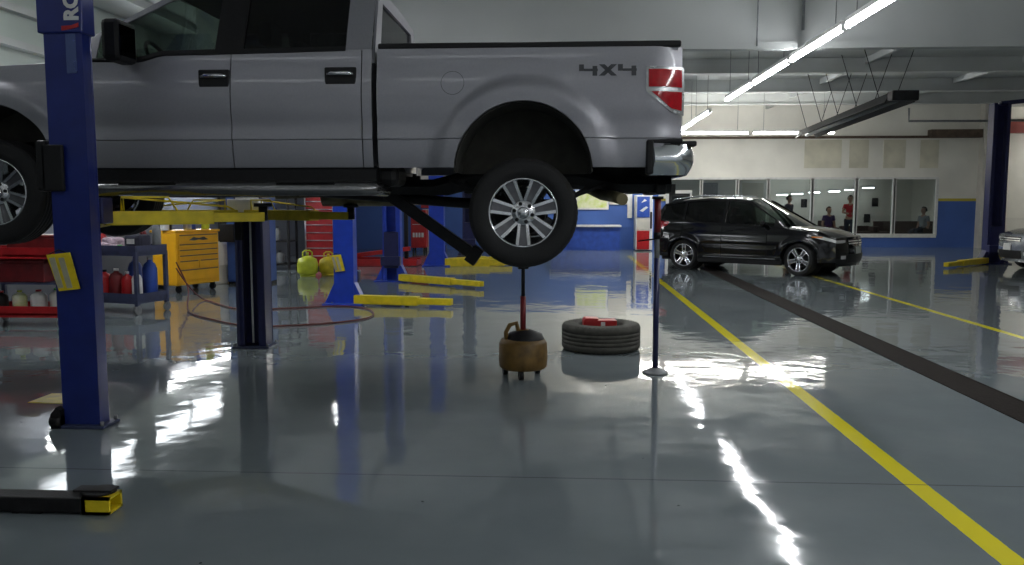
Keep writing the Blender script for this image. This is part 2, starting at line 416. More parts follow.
b = MB(); zz = onY(1015, 120, YO+.9).z; b.box(XE+.6, Xr, YO+.75, YO+1.0, zz-.45, zz); struct(b.build('trim_%d' % n, M['red_paint_beam'])); n += 1
# brown ledge board across the office wall
b = MB(); z = onY(800, 137, YO-.1).z; b.box(XC, XE-.1, YO-.12, YO, z-.05, z+.03)
b.box(onY(930, 137, YO-.2).x, XE-.02, YO-.30, YO, z-.05, z+.22); struct(b.build('trim_%d' % n, M['wood'])); n += 1
# faded notice panels on the office wall
for x0, x1 in ((805, 841), (850, 868), (884, 905), (921, 938)):
    q0 = onY(x0, 140, YO-.02); q1 = onY(x1, 168, YO-.02)
    b = MB(); b.box(q0.x, q1.x, YO-.02, YO, q1.z, q0.z); struct(b.build('trim_%d' % n, mat('faded_panel_%d' % n, (.66, .63, .51), .7, 0, .12, 2))); n += 1
# office window band: sashes, mullions, glass
mull = [668, 701, 737, 768, 812, 856, 894, 937]
MX = [onY(x, 200, YO).x for x in mull]
for i in range(len(MX)-1):
    fr = MB(); a, bb = MX[i], MX[i+1]; t = .055
    fr.box(a-t/2, a+t, YO-.03, YO+.1, zb, zt); fr.box(bb-t, bb+t/2, YO-.03, YO+.1, zb, zt)
    fr.box(a, bb, YO-.03, YO+.1, zt-.05, zt+.02); fr.box(a, bb, YO-.05, YO+.1, zb-.08, zb+.05)
    wo = struct(fr.build('window_%d' % (i+3), M['white']))
    p = MB(); p.box(a+t/2, bb-t/2, YO+.03, YO+.045, zb+.03, zt-.03); p.build('pane', M['window_glass'], wo)

# ------------------------------------------------------------------ light rows
def fixture(x, y, z, L_, along, label, cat_group, far=False, hang=True, reflector=False):
    t = thing('fluorescent_light', label, 'ceiling light', (x, y, z), 0 if along == 'y' else PI/2, cat_group)
    h = MB()
    if reflector:
        h.prism([(-.11, .0), (-.05, .07), (.05, .07), (.11, .0), (.10, -.004), (.045, .055), (-.045, .055), (-.10, -.004)], -L_/2+.02, L_/2-.02, 'y')
    h.box(-.035, .035, -L_/2+.02, L_/2-.02, .045, .10)
    h.box(-.03, .03, -L_/2+.01, -L_/2+.04, -.03, .06); h.box(-.03, .03, L_/2-.04, L_/2-.01, -.03, .06)
    h.build('housing', M['white'], t)
    for s in (-.026,.026):
        u = MB(); u.cyl((s, -L_/2+.04, 0), (s, L_/2-.04, 0), .016, n=10); u.build('tube', far if far else M['tube'], t)
    if hang:
        for s in (-1, 1):
            r = MB(); r.cyl((0, s*L_*.36, .1), (0, s*L_*.36, CZ-z-.005), .006, n=6); r.build('hanger', M['grey_steel'], t)
    return t
row = None; XR_ = 3.50; y = -3.0; k = 0
names = 'fluorescent batten of the long row above the yellow line, running toward the office wall'
while y < 25.0:
    L_ = 2.42
    if 18.0 < y < 20.4: y += 1.9; continue
    if row is None: row = fixture(XR_, y, 3.70, L_, 'y', names, 'battens of the long lit row')
    else:
        c = copy_tree(row); c.location = (XR_, min(y, 24.1), 3.70 - max(0, (y-18))*.010)
    y += 2.52
rn = None  # unseen battens added to raise the light in the near bay
for yy in (2.6, -2.6):
    for x in (-6.0, -3.4, -.8, 6.6, 9.2, 11.8):
        if rn is None: rn = fixture(x, yy, 4.2, 2.42, 'x', 'unseen fill batten added near the camera, above and behind the view', 'added fill battens over the near bay', M['tube_fill'])
        else: c = copy_tree(rn); c.location = (x, yy, 4.2)
r2 = None; x = 1.85
while x < 7.9:
    if r2 is None: r2 = fixture(x, 25.6, 3.58, 2.42, 'x', 'fluorescent batten of the crosswise lit row before the far wall', 'battens of the crosswise lit row', M['tube_cross'])
    else: c = copy_tree(r2); c.location = (x, 25.6, 3.58)
    x += 2.50
# glowing tubes standing in for light streaks reflected in the office glass
ol = None
for (px, py) in ((782, 195), (797, 194), (814, 192.5), (834, 191.5), (850, 190), (868, 188)):
    p = onY(px, py, 33.6)
    if ol is None: ol = fixture(p.x, 33.6, p.z, .50, 'x', 'small glowing tube behind the office glass standing in for a reflected light streak', 'tubes standing in for reflections in the office glass', M['tube_office_added'], False)
    else: c = copy_tree(ol); c.location = (p.x, 33.6, p.z)
fixture(6.3, 31.5, 2.80, 1.2, 'x', 'strip light added to brighten the office above the doorway behind the crossover', None, M['tube_office_added'], False)  # added to lift the office interior
lf = fixture(-5.7, 9.6, 4.6, 2.42, 'y', 'unseen fill batten added above the left tool benches', 'added fill battens over the left benches', M['tube'])  # out of sight, added to light the carts and benches at left
for (x, y) in ((-5.7, 7.0), (-3.0, 9.6), (-.4, 9.6)): c = copy_tree(lf); c.location = (x, y, 4.6)
fixture(-7.62, 17.2, 1.98, 3.2, 'y', 'long strip light on the left wall above the yellow tool chest', None, M['tube'], False, False)
fixture(-7.62, 12.6, 1.98, 1.8, 'y', 'shorter strip light on the left wall nearer the red cart', None, M['tube'], False, False)
fixture(9.2, 32.2, 2.80, 2.4, 'x', 'long strip light added to brighten the office over the seated people', None, M['tube_office_added'], False)  # second strip added to brighten the office
fixture(-5.4, 20.6, 3.5, 2.4, 'y', 'hidden fill strip light added over the red shelves at the far left', None, M['tube'])  # hidden behind the pickup, added for more light in the left bay
fixture(18.0, 28.6, 3.9, 2.4, 'x', 'unseen strip light added to brighten the side bay right of the office corner', None, M['tube_cross'])  # outside the view, added to brighten the far right walls

# radiant heater tray on chains
t = thing('radiant_heater', 'dark hanging radiant heater tray slanting under the far ceiling', 'heater', (6.6, 22.0, 3.72))
h = MB(); pa = onY(900, 97, 17.6); pb = onY(806, 134, 24.7)
yc = (pa.y+pb.y)/2; xc = (pa.x+pb.x)/2; zc = (pa.z+pb.z)/2; t.location = (xc, yc, zc)
for ch in (): pass
v0 = pa - Vector((xc, yc, zc)); v1 = pb - Vector((xc, yc, zc))
dd = (v1-v0); 
def tray(off, a, bb, w0, h0, mi): pass
sect = [(-.30, -.10), (-.18, .10), (.18, .10), (.30, -.10), (.28, -.11), (.165, .075), (-.165, .075), (-.28, -.11)]
vs = []
for p in (v0, v1):
    for (a, b_) in sect: vs.append((p.x + a, p.y, p.z + b_))
h.add(vs, [tuple(range(8)), tuple(range(15, 7, -1))] + [(i, i+8, (i+1) % 8+8, (i+1) % 8) for i in range(8)])
h.build('reflector', M['dark_steel'], t)
h = MB(); h.cyl(v0+Vector((.0,.05,-.04)), v1+Vector((0,-.05,-.04)), .05, n=10); h.build('burner_tube', M['grey_steel'], t)
h = MB(); h.box(v0.x-.26, v0.x+.26, v0.y-.3, v0.y-.002, v0.z-.10, v0.z+.10, bev=.02); h.build('burner_box', M['dark_steel'], t)
for k in range(5):
    p = v0.lerp(v1, (k+.5)/5)
    for s in (-1, 1): h = MB(); h.cyl((p.x+s*.17, p.y, p.z+.09), (p.x+s*.55, p.y, CZ-zc+.002), .009, n=5); h.build('chain', M['dark_steel'], t)
# conduit under the ceiling by the right post
h = MB(); pts = [onY(909, 108, 27), onY(909, 121, 27), onY(965, 121, 27), onY(1060, 120, 27)]
h.tube(pts, .035, 8); o = h.build('conduit', M['grey_steel']); tag(o, 'grey conduit pipe bent below the far ceiling, left of the right blue post', 'pipe')
for px_, yb_, r_, lb_ in ((757, 46, .012, 'thin cable running down the face of the bulkhead, left of the lights'), (803, 30, .022, 'grey pipe running down the face of the bulkhead just above the lights')):
    h = MB(); a_ = onY(px_, -20, 12.83); b_ = onY(px_, yb_, 12.83); h.cyl((b_.x, 12.83, CZ-.002), b_, r_, n=8); tag(h.build('conduit', M['grey_steel']), lb_, 'pipe')

# trench drain and its cover strip
d = MB(); d.box(3.27, 3.59, 2.0, 24.2, -.01, .004); d.box(3.255, 3.27, 2.0, 24.2, -.01, .007); d.box(3.59, 3.605, 2.0, 24.2, -.01, .007)
M['drain'] = mat('dark_iron_grate', (.018, .014, .012), .85, .0, .3, 20, bump=.6, bscale=50, spec=.15)
tag(d.build('floor_drain', M['drain']), 'long dark trench drain cover running between the two yellow floor lines', 'drain')
# ================================================================== WHEELS
def wheel(parent, c, R, Rr, W, side, spokes, spin=0.0, steer=0.0, tyre_mat=None, rim_mat=None, twin=True, name='wheel'):
    """c: hub centre (local); side=-1: outer face looks toward -y"""
    rm = MB(); h = W/2
    o = side
    # barrel, closed profile (radius, along)
    rm.lathe([(Rr, o*h*.80), (Rr*.965, o*h*.86), (Rr*.93, o*h*.80), (Rr*.90, o*h*.35), (Rr*.86, -o*h*.8), (Rr*.99, -o*h*.85), (Rr*.99, -o*h*.8), (Rr*.94, o*h*.3)], axis='y', n=40, closed=True)
    rm.lathe([(.0001, o*h*.62), (Rr*.17, o*h*.60), (Rr*.34, o*h*.56), (Rr*.38, o*h*.46), (Rr*.36, o*h*.05), (.0001, o*h*.05)], axis='y', n=28)
    for k in range(spokes):
        a = spin + 2*PI*k/spokes
        ca, sa = math.cos(a), math.sin(a)
        for q in ((-1, 1) if twin else (0,)):
            w0, w1 = (.03*Rr/.25, .04*Rr/.25) if twin else (.11*Rr/.25, .10*Rr/.25)
            off0, off1 = q*.026*Rr/.25, q*.042*Rr/.25
            ww0 = .028*Rr/.25 if twin else w0; ww1 = .030*Rr/.25 if twin else w1
            vs = []
            for (r, off, ww, y0, y1) in ((Rr*.24, off0, ww0, h*.05, h*.54), (Rr*.6, (off0+off1)/2, (ww0+ww1)/2, h*.2, h*.66), (Rr*.925, off1, ww1, h*.45, h*.74)):
                for (s_, yy) in ((-1, y0), (1, y0), (.72, y1), (-.72, y1)):
                    t_ = off + s_*ww/2
                    vs.append((r*ca - t_*sa, o*yy, r*sa + t_*ca))
            fs = [(0,1,2,3), (8,11,10,9)]
            for i in (0, 4):
                for j in range(4): fs.append((i+j, i+4+j, i+4+(j+1)%4, i+(j+1)%4))
            rm.add(vs, fs)
        if twin:   # dark web between the pair stays recessed
            vs = []
            for (r, ww, y0, y1) in ((Rr*.24, .055*Rr/.25, h*.05, h*.44), (Rr*.6, .062*Rr/.25, h*.1, h*.50), (Rr*.925, .085*Rr/.25, h*.2, h*.60)):
                for (s_, yy) in ((-1, y0), (1, y0), (1, y1), (-1, y1)): vs.append((r*ca - s_*ww/2*sa, o*yy, r*sa + s_*ww/2*ca))
            rm.add(vs, mi=1, fs=[(0,1,2,3), (8,11,10,9)] + [(i+j, i+4+j, i+4+(j+1)%4, i+(j+1)%4) for i in (0,4) for j in range(4)])
    w = rm.build(name, [rim_mat or M['chrome'], M['rim_web']], parent, loc=c, rot=(0, 0, steer))
    cp = MB(); cp.lathe([(.0001, o*h*.70), (Rr*.14, o*h*.69), (Rr*.17, o*h*.62), (Rr*.16, o*h*.5)], axis='y', n=20); cp.build('centre_cap', rim_mat or M['chrome'], w)
    ln = MB()
    for k in range(6):
        a = spin+2*PI*k/6+.3; rr = Rr*.265
        ln.cyl((rr*math.cos(a), o*h*.50, rr*math.sin(a)), (rr*math.cos(a), o*h*.64, rr*math.sin(a)), Rr*.055, n=6, mi=0)
    ln.build('lug_nuts', M['dark_steel'] if twin else M['chrome'], w)
    bd = MB(); bd.lathe([(.0001, o*h*.02), (Rr*.62, o*h*.02), (Rr*.62, -o*h*.1), (.0001, -o*h*.1)], axis='y', n=28); bd.build('brake_disc', M['dark_steel'], w)
    ty = tyre(W, R, Rr); ty.build('tyre', tyre_mat or M['rubber'], w)
    return w
def tyre(W, R, Rr):
    ty = MB(); h = W/2; sw = h*1.0
    prof = [(Rr*.97, -h*.78), (Rr*1.03, -h*.9), (Rr+(R-Rr)*.35, -sw*1.02), (Rr+(R-Rr)*.7, -sw*.98), (R*.965, -sw*.90), (R*.992, -sw*.76)]
    g = [-.5, -.45, -.40, -.08, -.05, .0, .05, .08, .40, .45, .5]
    tr = []
    for i in range(5):
        a = -.72 + i*.29; tr += [(R, h*a), (R, h*(a+.23)), (R*.988, h*(a+.24)), (R*.988, h*(a+.28))]
    prof += tr[:-2] + [(R*.992, sw*.76), (R*.965, sw*.90), (Rr+(R-Rr)*.7, sw*.98), (Rr+(R-Rr)*.35, sw*1.02), (Rr*1.03, h*.9), (Rr*.97, h*.78), (Rr*.95, h*.6), (Rr*.95, -h*.6)]
    ty.lathe(prof, axis='y', n=56, closed=True)
    # sidewall ribs and shoulder blocks
    for k in range(56):
        a = 2*PI*k/56; ca, sa = math.cos(a), math.sin(a)
        for s_ in (-1, 1):
            vs = []
            for (r, yy) in ((R*.985, sw*.80), (R*1.004, sw*.66), (R*.95, sw*.955), (R*.965, sw*.90)):
                for da in (-.035, .025):
                    vs.append((r*math.cos(a+da), s_*yy, r*math.sin(a+da)))
            ty.add(vs, [(0,1,3,2), (0,2,6,4), (1,5,7,3), (4,6,7,5), (0,4,5,1), (2,3,7,6)])
    return ty

# ================================================================== PICKUP TRUCK ON THE LIFT
TR = Vector((-.28, 7.2, 1.07))
truck = thing('pickup_truck', 'silver crew cab pickup truck raised on the blue two-post lift', 'pickup truck', TR)
AR = (0.0, .70, .510); AF = (-4.03, .70, .520)
def arch_z(x, arcs, base):
    z = base
    for cx, cz, R in arcs:
        d = R*R-(x-cx)**2
        if d > 0: z = max(z, cz+math.sqrt(d)) if d > 0 else z
        if abs(x-cx) < R: z = max(z, cz)
    return z
def tside(x, z):
    y = 1.0
    if z < .945: y -= .020 + .05*((.945-z)/.3)**2
    else: y -= .016*bump_(z, 1.04, .085) + .045*sstep(1.25, 1.62, z)
    for cx, cz, R in (AR, AF):
        if z > .5:
            r = math.hypot(x-cx, max(0, z-cz)); 
            y += .052*(1-sstep(R+.10, R+.185, r))
    if x > .96: y -= .09*((x-.96)/.2)**2
    if x < -4.45: y -= .16*((-4.45-x)/.55)**2
    return y
def xcols(x0, x1, arcs, step=.05):
    xs = set(round(v, 4) for v in lin(x0, x1, max(2, int((x1-x0)/step)+1)))
    for cx, cz, R in arcs:
        for k in range(33):
            v = cx + R*math.cos(PI*k/32)
            for e in (0, ): 
                if x0 < v < x1: xs.add(round(v, 4))
        for v in (cx-R-.002, cx+R+.002):
            if x0 < v < x1: xs.add(round(v, 4))
    return sorted(xs)
def panel(mb, xs, zs, zb, zt, yf, side, mi=0, off=0.0):
    k = len(zs); vs = []
    for x in xs:
        b_, t_ = zb(x), zt(x)
        for z in zs:
            zz = min(max(z, b_), t_); vs.append((x, side*(yf(x, zz)+off), zz))
    fs = []
    for i in range(len(xs)-1):
        for j in range(k-1): 
            q = (i*k+j, (i+1)*k+j, (i+1)*k+j+1, i*k+j+1)
            if vs[q[0]][2] == vs[q[3]][2] and vs[q[1]][2] == vs[q[2]][2]: continue
            fs.append(q)
    mb.add(vs, fs, mi, True)
def belt(x): return interp([(-3.6, 1.535), (-2.86, 1.53), (-2.70, 1.575), (-2.1, 1.582), (-1.2, 1.597)], x)
ZS = sorted(set(lin(.68, .925, 7) + [.935, .943, .948, .955] + lin(.97, 1.66, 26)))
def front_top(x): return interp([(-5.0, 1.36), (-4.7, 1.44), (-4.2, 1.49), (-3.6, 1.515), (-3.42, 1.53)], x)
for sd in (-1, 1):
    P_ = lambda nm, x0, x1, arcs, base, top: (lambda mb: (panel(mb, xcols(x0, x1, arcs), ZS, lambda x: arch_z(x, arcs, base), top, tside, sd), mb.build(nm, M['silver'], truck, solid=.012, offset=0))[1])(MB())
    P_('bed_side', -1.075, 1.155, (AR,), .735, lambda x: 1.60)
    P_('cab_corner', -1.185, -1.115, (), .72, lambda x: 1.597)
    P_('rear_door', -2.168, -1.193, (), .72, belt)
    P_('front_door', -3.42, -2.176, (), .72, belt)
    P_('front_fender', -5.0, -3.428, (AF,), .72, front_top)
    # dark backing just inside the panel gaps
    q = MB(); 
    q.box(-3.48, -1.12, sd*.93, sd*.95, .73, 1.50); q.box(-2.20, -2.14, sd*.93, sd*.945, .73, 1.56)
    q.build('door_frame', M['black_plastic'], truck)
    # sill and running board
    q = MB(); q.box(-3.45, -1.08, sd*.90, sd*.97, .63, .735, bev=.015); q.build('rocker_sill', M['black_plastic'], truck)
    q = MB(); q.tube([(-3.40, sd*.80, .57), (-3.33, sd*1.03, .575), (-3.2, sd*1.05, .575), (-1.25, sd*1.05, .575), (-1.12, sd*1.03, .575), (-1.06, sd*.80, .57)], .05, 14)
    for x in (-3.0, -2.2, -1.4): q.box(x-.03, x+.03, min(sd*.5, sd*1.0), max(sd*.5, sd*1.0), .53, .57)
    rb = q.build('running_board', mat('running_board_%s' % ('a' if sd < 0 else 'b'), (.22, .22, .225), .20, .9, .1, 20), truck)
    for x in (-2.8, -1.6): q = MB(); q.box(x-.22, x+.22, sd*1.05-.045, sd*1.05+.045, .618, .632, bev=.004); q.build('step_pad', M['black_plastic'], rb)
# handles, fuel door, tail lamps, mirrors
for sd in (-1, 1):
    for xh, zh in ((-2.295, 1.395), (-1.345, 1.405)):
        q = MB(); y_ = tside(xh, zh)
        q.box(xh-.118, xh+.118, sd*y_-.016, sd*y_+.016, zh-.080, zh+.062, bev=.010); hd = q.build('door_handle', M['black_plastic'], truck)
        q = MB(); q.tube([(xh-.092, sd*(y_+.014), zh+.012), (xh-.06, sd*(y_+.034), zh+.014), (xh+.06, sd*(y_+.034), zh+.014), (xh+.092, sd*(y_+.014), zh+.012)], .016, 8); q.build('handle_grip', M['chrome'], hd)
    xs = sorted(set(lin(.885, 1.165, 15)))
    def ltop(x): return 1.452
    def lbot(x): return interp([(.885, 1.275), (1.07, 1.125), (1.17, 1.108)], x)
    q = MB(); panel(q, xs, lin(1.10, 1.46, 22), lbot, ltop, tside, sd, 0, .004)
    lp = q.build('tail_light', M['lamp_trim'], truck, solid=.02, offset=0)
    for (zb_, zt_) in ((1.305, 1.432), (1.13, 1.272)):
        q = MB(); xx = [x for x in lin(.905, 1.150, 14)]
        panel(q, xx, lin(zb_, zt_, 9), lambda x: min(zt_, max(zb_, lbot(x)+.028)), lambda x: zt_, tside, sd, 0, .018)
        q.build('red_lens', M['red_lens'], lp, solid=.008, offset=0)
    # mirror
    q = MB(); q.box(-2.99, -2.85, sd*1.02 if sd > 0 else -1.29, 1.29 if sd > 0 else -1.02, 1.485, 1.78, bev=.035)
    q.beam((-2.99, sd*.93, 1.56), (-2.92, sd*1.06, 1.57), .10, .07); mr = q.build('side_mirror', M['black_plastic'], truck)
    q = MB(); q.box(-2.851, -2.845, min(sd*1.07, sd*1.28), max(sd*1.07, sd*1.28), 1.52, 1.735); q.build('mirror_glass', M['privacy_glass'], mr)
# fuel door (near side)
xf, zf = -.515, 1.345
def disc(u, v, off): x = xf+u*math.cos(v); z = zf+u*math.sin(v); return (x, -tside(x, z)-off, z)
q = MB(); q.surf(lambda u, v: disc(u, v, .008), [.0825, .086], lin(0, 2*PI, 37)); q.build('fuel_door_seam', M['decal'], truck)
q = MB(); q.surf(lambda u, v: disc(u, v, .0085), [.001, .04, .082], lin(0, 2*PI, 37)); q.build('fuel_door', M['silver'], truck)
# 4X4 decal, drawn as three block glyphs
def glyph(polys, x0, z0, w, h):
    mb = MB()
    for P in polys:
        pts = [(x0+a*w, z0+b_*h) for a, b_ in P]; n = len(pts)
        vs = [(x, -tside(x, z)-.0095, z) for x, z in pts] + [(x, -tside(x, z)+.002, z) for x, z in pts]
        mb.add(vs, [tuple(range(n)), tuple(range(2*n-1, n-1, -1))] + [(i, i+n, (i+1) % n+n, (i+1) % n) for i in range(n)])
    return mb
gh = .083; gz = 1.388
four = [[(0,.42),(.0,1),(.26,1),(.26,.62),(.70,.62),(.70,.42)], [(.26,.40),(1,.40),(1,.62),(.26,.62)], [(.72,0),(.97,0),(.97,.86),(.72,.86)]]
ex = [[(0,1),(.32,1),(1,0),(.68,0)], [(0,0),(.32,0),(1,1),(.68,1)]]
for nm, P, x0, w in (('decal', four, .405, .135), ('decal', ex, .548, .130), ('decal', four, .685, .135)):
    glyph(P, x0, gz, w, gh).build('%s' % nm, M['decal'], truck)
# bed: caps, inner walls, floor, bulkhead, tailgate
for sd in (-1, 1):
    q = MB(); q.box(-1.07, 1.14, min(sd*.90, sd*.965), max(sd*.90, sd*.965), 1.595, 1.640, bev=.012); q.build('bed_rail_cap', M['black_plastic'], truck)
    q = MB(); q.box(-1.07, 1.12, min(sd*.80, sd*.815), max(sd*.80, sd*.815), 1.24, 1.60)
    for xa_, xb_ in ((-1.07, -.56), (.56, 1.12)): q.box(xa_, xb_, min(sd*.80, sd*.815), max(sd*.80, sd*.815), 1.0, 1.24)
    q.box(-.56, .56, min(sd*.47, sd*.815), max(sd*.47, sd*.815), 1.235, 1.25); q.box(-.56, .56, min(sd*.47, sd*.48), max(sd*.47, sd*.48), 1.0, 1.24)
    q.box(-1.07, 1.12, min(sd*.80, sd*.93), max(sd*.80, sd*.93), 1.58, 1.60); q.build('bed_inner_wall', M['silver'], truck)
    # wheel well liner
    for (cx, cz, R) in (AR, AF):
        q = MB(); vs = []
        q.surf(lambda u, v: (cx+(R+.0)*math.cos(u), sd*v, cz+(R+.0)*math.sin(u)*1.0), lin(0, PI, 25), [.50, .7, .93, .995])
        q.prism([(cx+R*math.cos(a), cz+R*math.sin(a)) for a in lin(0, PI, 20)], sd*.48, sd*.50, 'y')
        q.build('wheel_well', M['liner'], truck, solid=.01)
q = MB(); q.box(-1.07, 1.13, -.47, .47, .98, 1.02); q.box(-1.07, -.56, -.81, .81, .98, 1.02); q.box(.56, 1.13, -.81, .81, .98, 1.02); q.box(-1.075, -1.05, -.9, .9, .80, 1.60); q.build('bed_floor', M['silver'], truck)
q = MB(); q.box(1.085, 1.155, -.80, .80, .93, 1.60, bev=.02); q.box(1.14, 1.165, -.25, .25, 1.42, 1.50, bev=.008); q.build('tailgate', M['silver'], truck)
# cab greenhouse
def roofline(x): return min(interp([(-3.0, 2.06), (-2.4, 2.12), (-1.8, 2.13), (-1.12, 2.09)], x), 1.55+(x+3.60)*.585)
def G(x, v, sd):
    zb_ = belt(x); zt_ = max(zb_+.001, roofline(x)-.02); z = zb_+(zt_-zb_)*v
    return (x, sd*(.957-.20*(z-1.58)/.50*1.0 - .02*v*v), z)
GX = sorted(set([round(v, 3) for v in lin(-3.58, -1.12, 50)] + [-3.20, -2.27, -2.10, -1.31, -2.24, -2.13]))
GV = [0, .045, .09, .2, .35, .5, .65, .8, .88, .94, 1]
def isglass(x, v):
    if v < .045 or v > .88: return 0
    if -3.20 < x < -2.27 and roofline(x)-belt(x) > .10: return 1
    if -2.10 < x < -1.31: return 2
    return 0
for sd in (-1, 1):
    q = MB(); q.surf(lambda u, v: G(u, v, sd), GX, GV, 0, lambda x, v: isglass(x, v) == 0 and not (-2.27 < x < -2.10))
    q.build('cab_pillars', M['silver'], truck, solid=.014, offset=0)
    q = MB(); q.surf(lambda u, v: tuple(Vector(G(u, v, sd))+Vector((0, sd*.004, 0))), [-2.29, -2.2, -2.08], [v for v in GV if v < .95])
    q.surf(lambda u, v: tuple(Vector(G(u, v, sd))+Vector((0, sd*.004, 0))), [x for x in GX if -3.3 < x < -1.29], [-.02, .045])
    q.build('window_surround', M['black_plastic'], truck, solid=.03, offset=0)
    q = MB(); q.surf(lambda u, v: G(u, v, sd), GX, GV, 0, lambda x, v: isglass(x, v) == 1); q.build('front_window', M['auto_glass'], truck)
    q = MB(); q.surf(lambda u, v: G(u, v, sd), GX, GV, 0, lambda x, v: isglass(x, v) == 2); q.build('rear_window', M['privacy_glass'], truck)
def roofpt(x, v):  # v -1..1 across
    e = G(x, 1, 1); zr = roofline(x)+.03*(1-v*v); return (x, e[1]*v, zr if abs(v) < .999 else e[2])
q = MB(); q.surf(roofpt, lin(-2.72, -1.12, 22), lin(-1, 1, 17)); q.build('roof', M['silver'], truck, solid=.03)
q = MB(); q.surf(lambda u, v: (u, .70*v, 2.05), lin(-2.68, -1.17, 4), [-1, 1]); q.build('headliner', M['interior'], truck)
def wsh(u, v):
    a = Vector((-3.56, .93*v, 1.56)); b_ = Vector(roofpt(-2.72, v*.999)); p = a.lerp(b_, u); p.x -= .10*(1-v*v)*(1-u); return tuple(p)
q = MB(); q.surf(wsh, lin(0.0, 1, 8), lin(-1, 1, 13)); q.build('windshield', M['auto_glass'], truck)
def rearw(u, v):
    e0 = G(-1.12, 0, 1); e1 = G(-1.12, 1, 1); y_ = e0[1]+(e1[1]-e0[1])*u; return (-1.12+.02*u*0, y_*v, 1.50+(2.07-1.50)*u)
us = [0, .15, .3, .5, .75, .88, 1]; vv = [-1, -.80, -.5, -.25, 0, .25, .5, .80, 1]
gl = lambda u, v: .15 < u < .88 and abs(v) < .8
q = MB(); q.surf(rearw, us, vv, 0, lambda u, v: not gl(u, v)); q.box(-1.135, -1.12, -.93, .93, .75, 1.52); q.build('cab_back', M['silver'], truck, solid=.02)
q = MB(); q.surf(rearw, us, vv, 0, gl); q.build('back_glass', M['privacy_glass'], truck)
# hood and front end
def hood(x, v):
    e = tside(x, front_top(x))-.005; c_ = interp([(-5.0, 1.40), (-4.6, 1.52), (-3.5, 1.60)], x); zt_ = front_top(x)
    return (x-.04*(1-v*v), e*v, zt_+(c_-zt_)*(1-abs(v)**4))
q = MB(); q.surf(hood, lin(-5.0, -3.52, 20), lin(-1, 1, 25)); q.build('hood', M['silver'], truck, solid=.02)
q = MB(); q.box(-5.03, -4.92, -.88, .88, .93, 1.39, bev=.03); q.build('front_panel', M['silver'], truck)
q = MB()
for z in (1.03, 1.15, 1.27): q.box(-5.075, -5.03, -.56, .56, z-.02, z+.02, bev=.008)
q.box(-5.08, -5.02, -.60, -.55, .97, 1.36, bev=.01); q.box(-5.08, -5.02, .55, .60, .97, 1.36, bev=.01); q.box(-5.08, -5.02, -.6, .6, 1.33, 1.37, bev=.01); q.box(-5.08, -5.02, -.6, .6, .95, .99, bev=.01)
q.build('grille', M['chrome'], truck)
for sd in (-1, 1):
    q = MB(); q.box(-5.06, -4.97, min(sd*.62, sd*.87), max(sd*.62, sd*.87), 1.0, 1.35, bev=.03); q.build('headlight', M['white_lens'], truck)
def bump_path(u, back, x_end, x0, y0=.97):
    """plan-view point of a wraparound bumper, u in -1..1"""
    a = abs(u); s_ = 1 if u > 0 else -1; L1 = abs(back-x_end)
    if a < .62: return (back - (back-x0)*0 - math.copysign(.02, back)*(a/.62)**2, s_*a/.62*(y0-.14))
    if a < .82:
        t_ = (a-.62)/.20*PI/2; dx = math.copysign(.14, back)
        return (back-math.copysign(.02, back)-dx*(1-math.cos(t_)), s_*(y0-.14+.14*math.sin(t_)))
    t_ = (a-.82)/.18; xb_ = back-math.copysign(.16, back); return (xb_+(x_end-xb_)*t_, s_*(y0+.005*t_))
def bumper(name, back, x_end, z0_, z1_, m):
    def fn(u, v):
        x, y_ = bump_path(u, back, x_end, 0); bl = .035*math.sin(PI*v)-.03*(1-v)**3*1.0
        cx_ = x_end - math.copysign(.3, back); d = Vector((x-cx_, y_*.6)); d.normalize() 
        return (x+d.x*bl, y_+d.y*bl, z0_+(z1_-z0_)*v)
    q = MB(); q.surf(fn, lin(-1, 1, 61), lin(0, 1, 9)); return q.build(name, m, truck, solid=.01)
rbm = bumper('rear_bumper', 1.255, .945, .675, .90, M['bumper_chrome'])
q = MB(); q.box(1.05, 1.27, -.93, .93, .885, .925, bev=.012); q.build('bumper_step_pad', M['black_plastic'], rbm)
for sd in (-1, 1):
    q = MB(); q.box(.955, 1.15, min(sd*.90, sd*.955), max(sd*.90, sd*.955), .885, .93, bev=.01); q.box(.895, .95, min(sd*.90, sd*1.0), max(sd*.90, sd*1.0), .68, .93, bev=.015); q.box(.90, 1.16, min(sd*.90, sd*.99), max(sd*.90, sd*.99), .905, .935, bev=.01); q.build('bumper_gasket', M['black_plastic'], rbm)
bumper('front_bumper', -5.22, -4.75, .62, .93, M['bumper_chrome'])
# interior
for yy in (-.42, .42):
    q = MB(); q.box(-2.75, -2.20, yy-.25, yy+.25, 1.0, 1.16, bev=.04); q.beam((-2.22, yy, 1.12), (-2.08, yy, 1.68), .50, .12); q.box(-2.12, -2.0, yy-.13, yy+.13, 1.72, 1.90, bev=.03)
    q.build('front_seat', M['interior'], truck)
q = MB(); q.box(-1.70, -1.25, -.72, .72, 1.0, 1.15, bev=.04); q.box(-1.30, -1.18, -.72, .72, 1.1, 1.72, bev=.03); q.build('rear_bench', M['interior'], truck)
q = MB(); q.box(-3.50, -3.12, -.88, .88, 1.20, 1.56, bev=.05); q.build('dashboard', M['interior'], truck)
q = MB(); mx_ = Matrix.Rotation(math.radians(62), 4, 'Y'); pts = [Vector((.19*math.cos(a), .19*math.sin(a), 0)) for a in lin(0, 2*PI, 29)]
pts = [mx_ @ p + Vector((-2.97, -.40, 1.60)) for p in pts]; q.tube(pts, .017, 8); q.cyl((-3.12, -.40, 1.53), (-2.97, -.40, 1.60), .03); q.beam(pts[7], pts[21], .03, .02); q.sphere((-2.97, -.40, 1.60), .06, 12)
q.build('steering_wheel', M['interior'], truck)
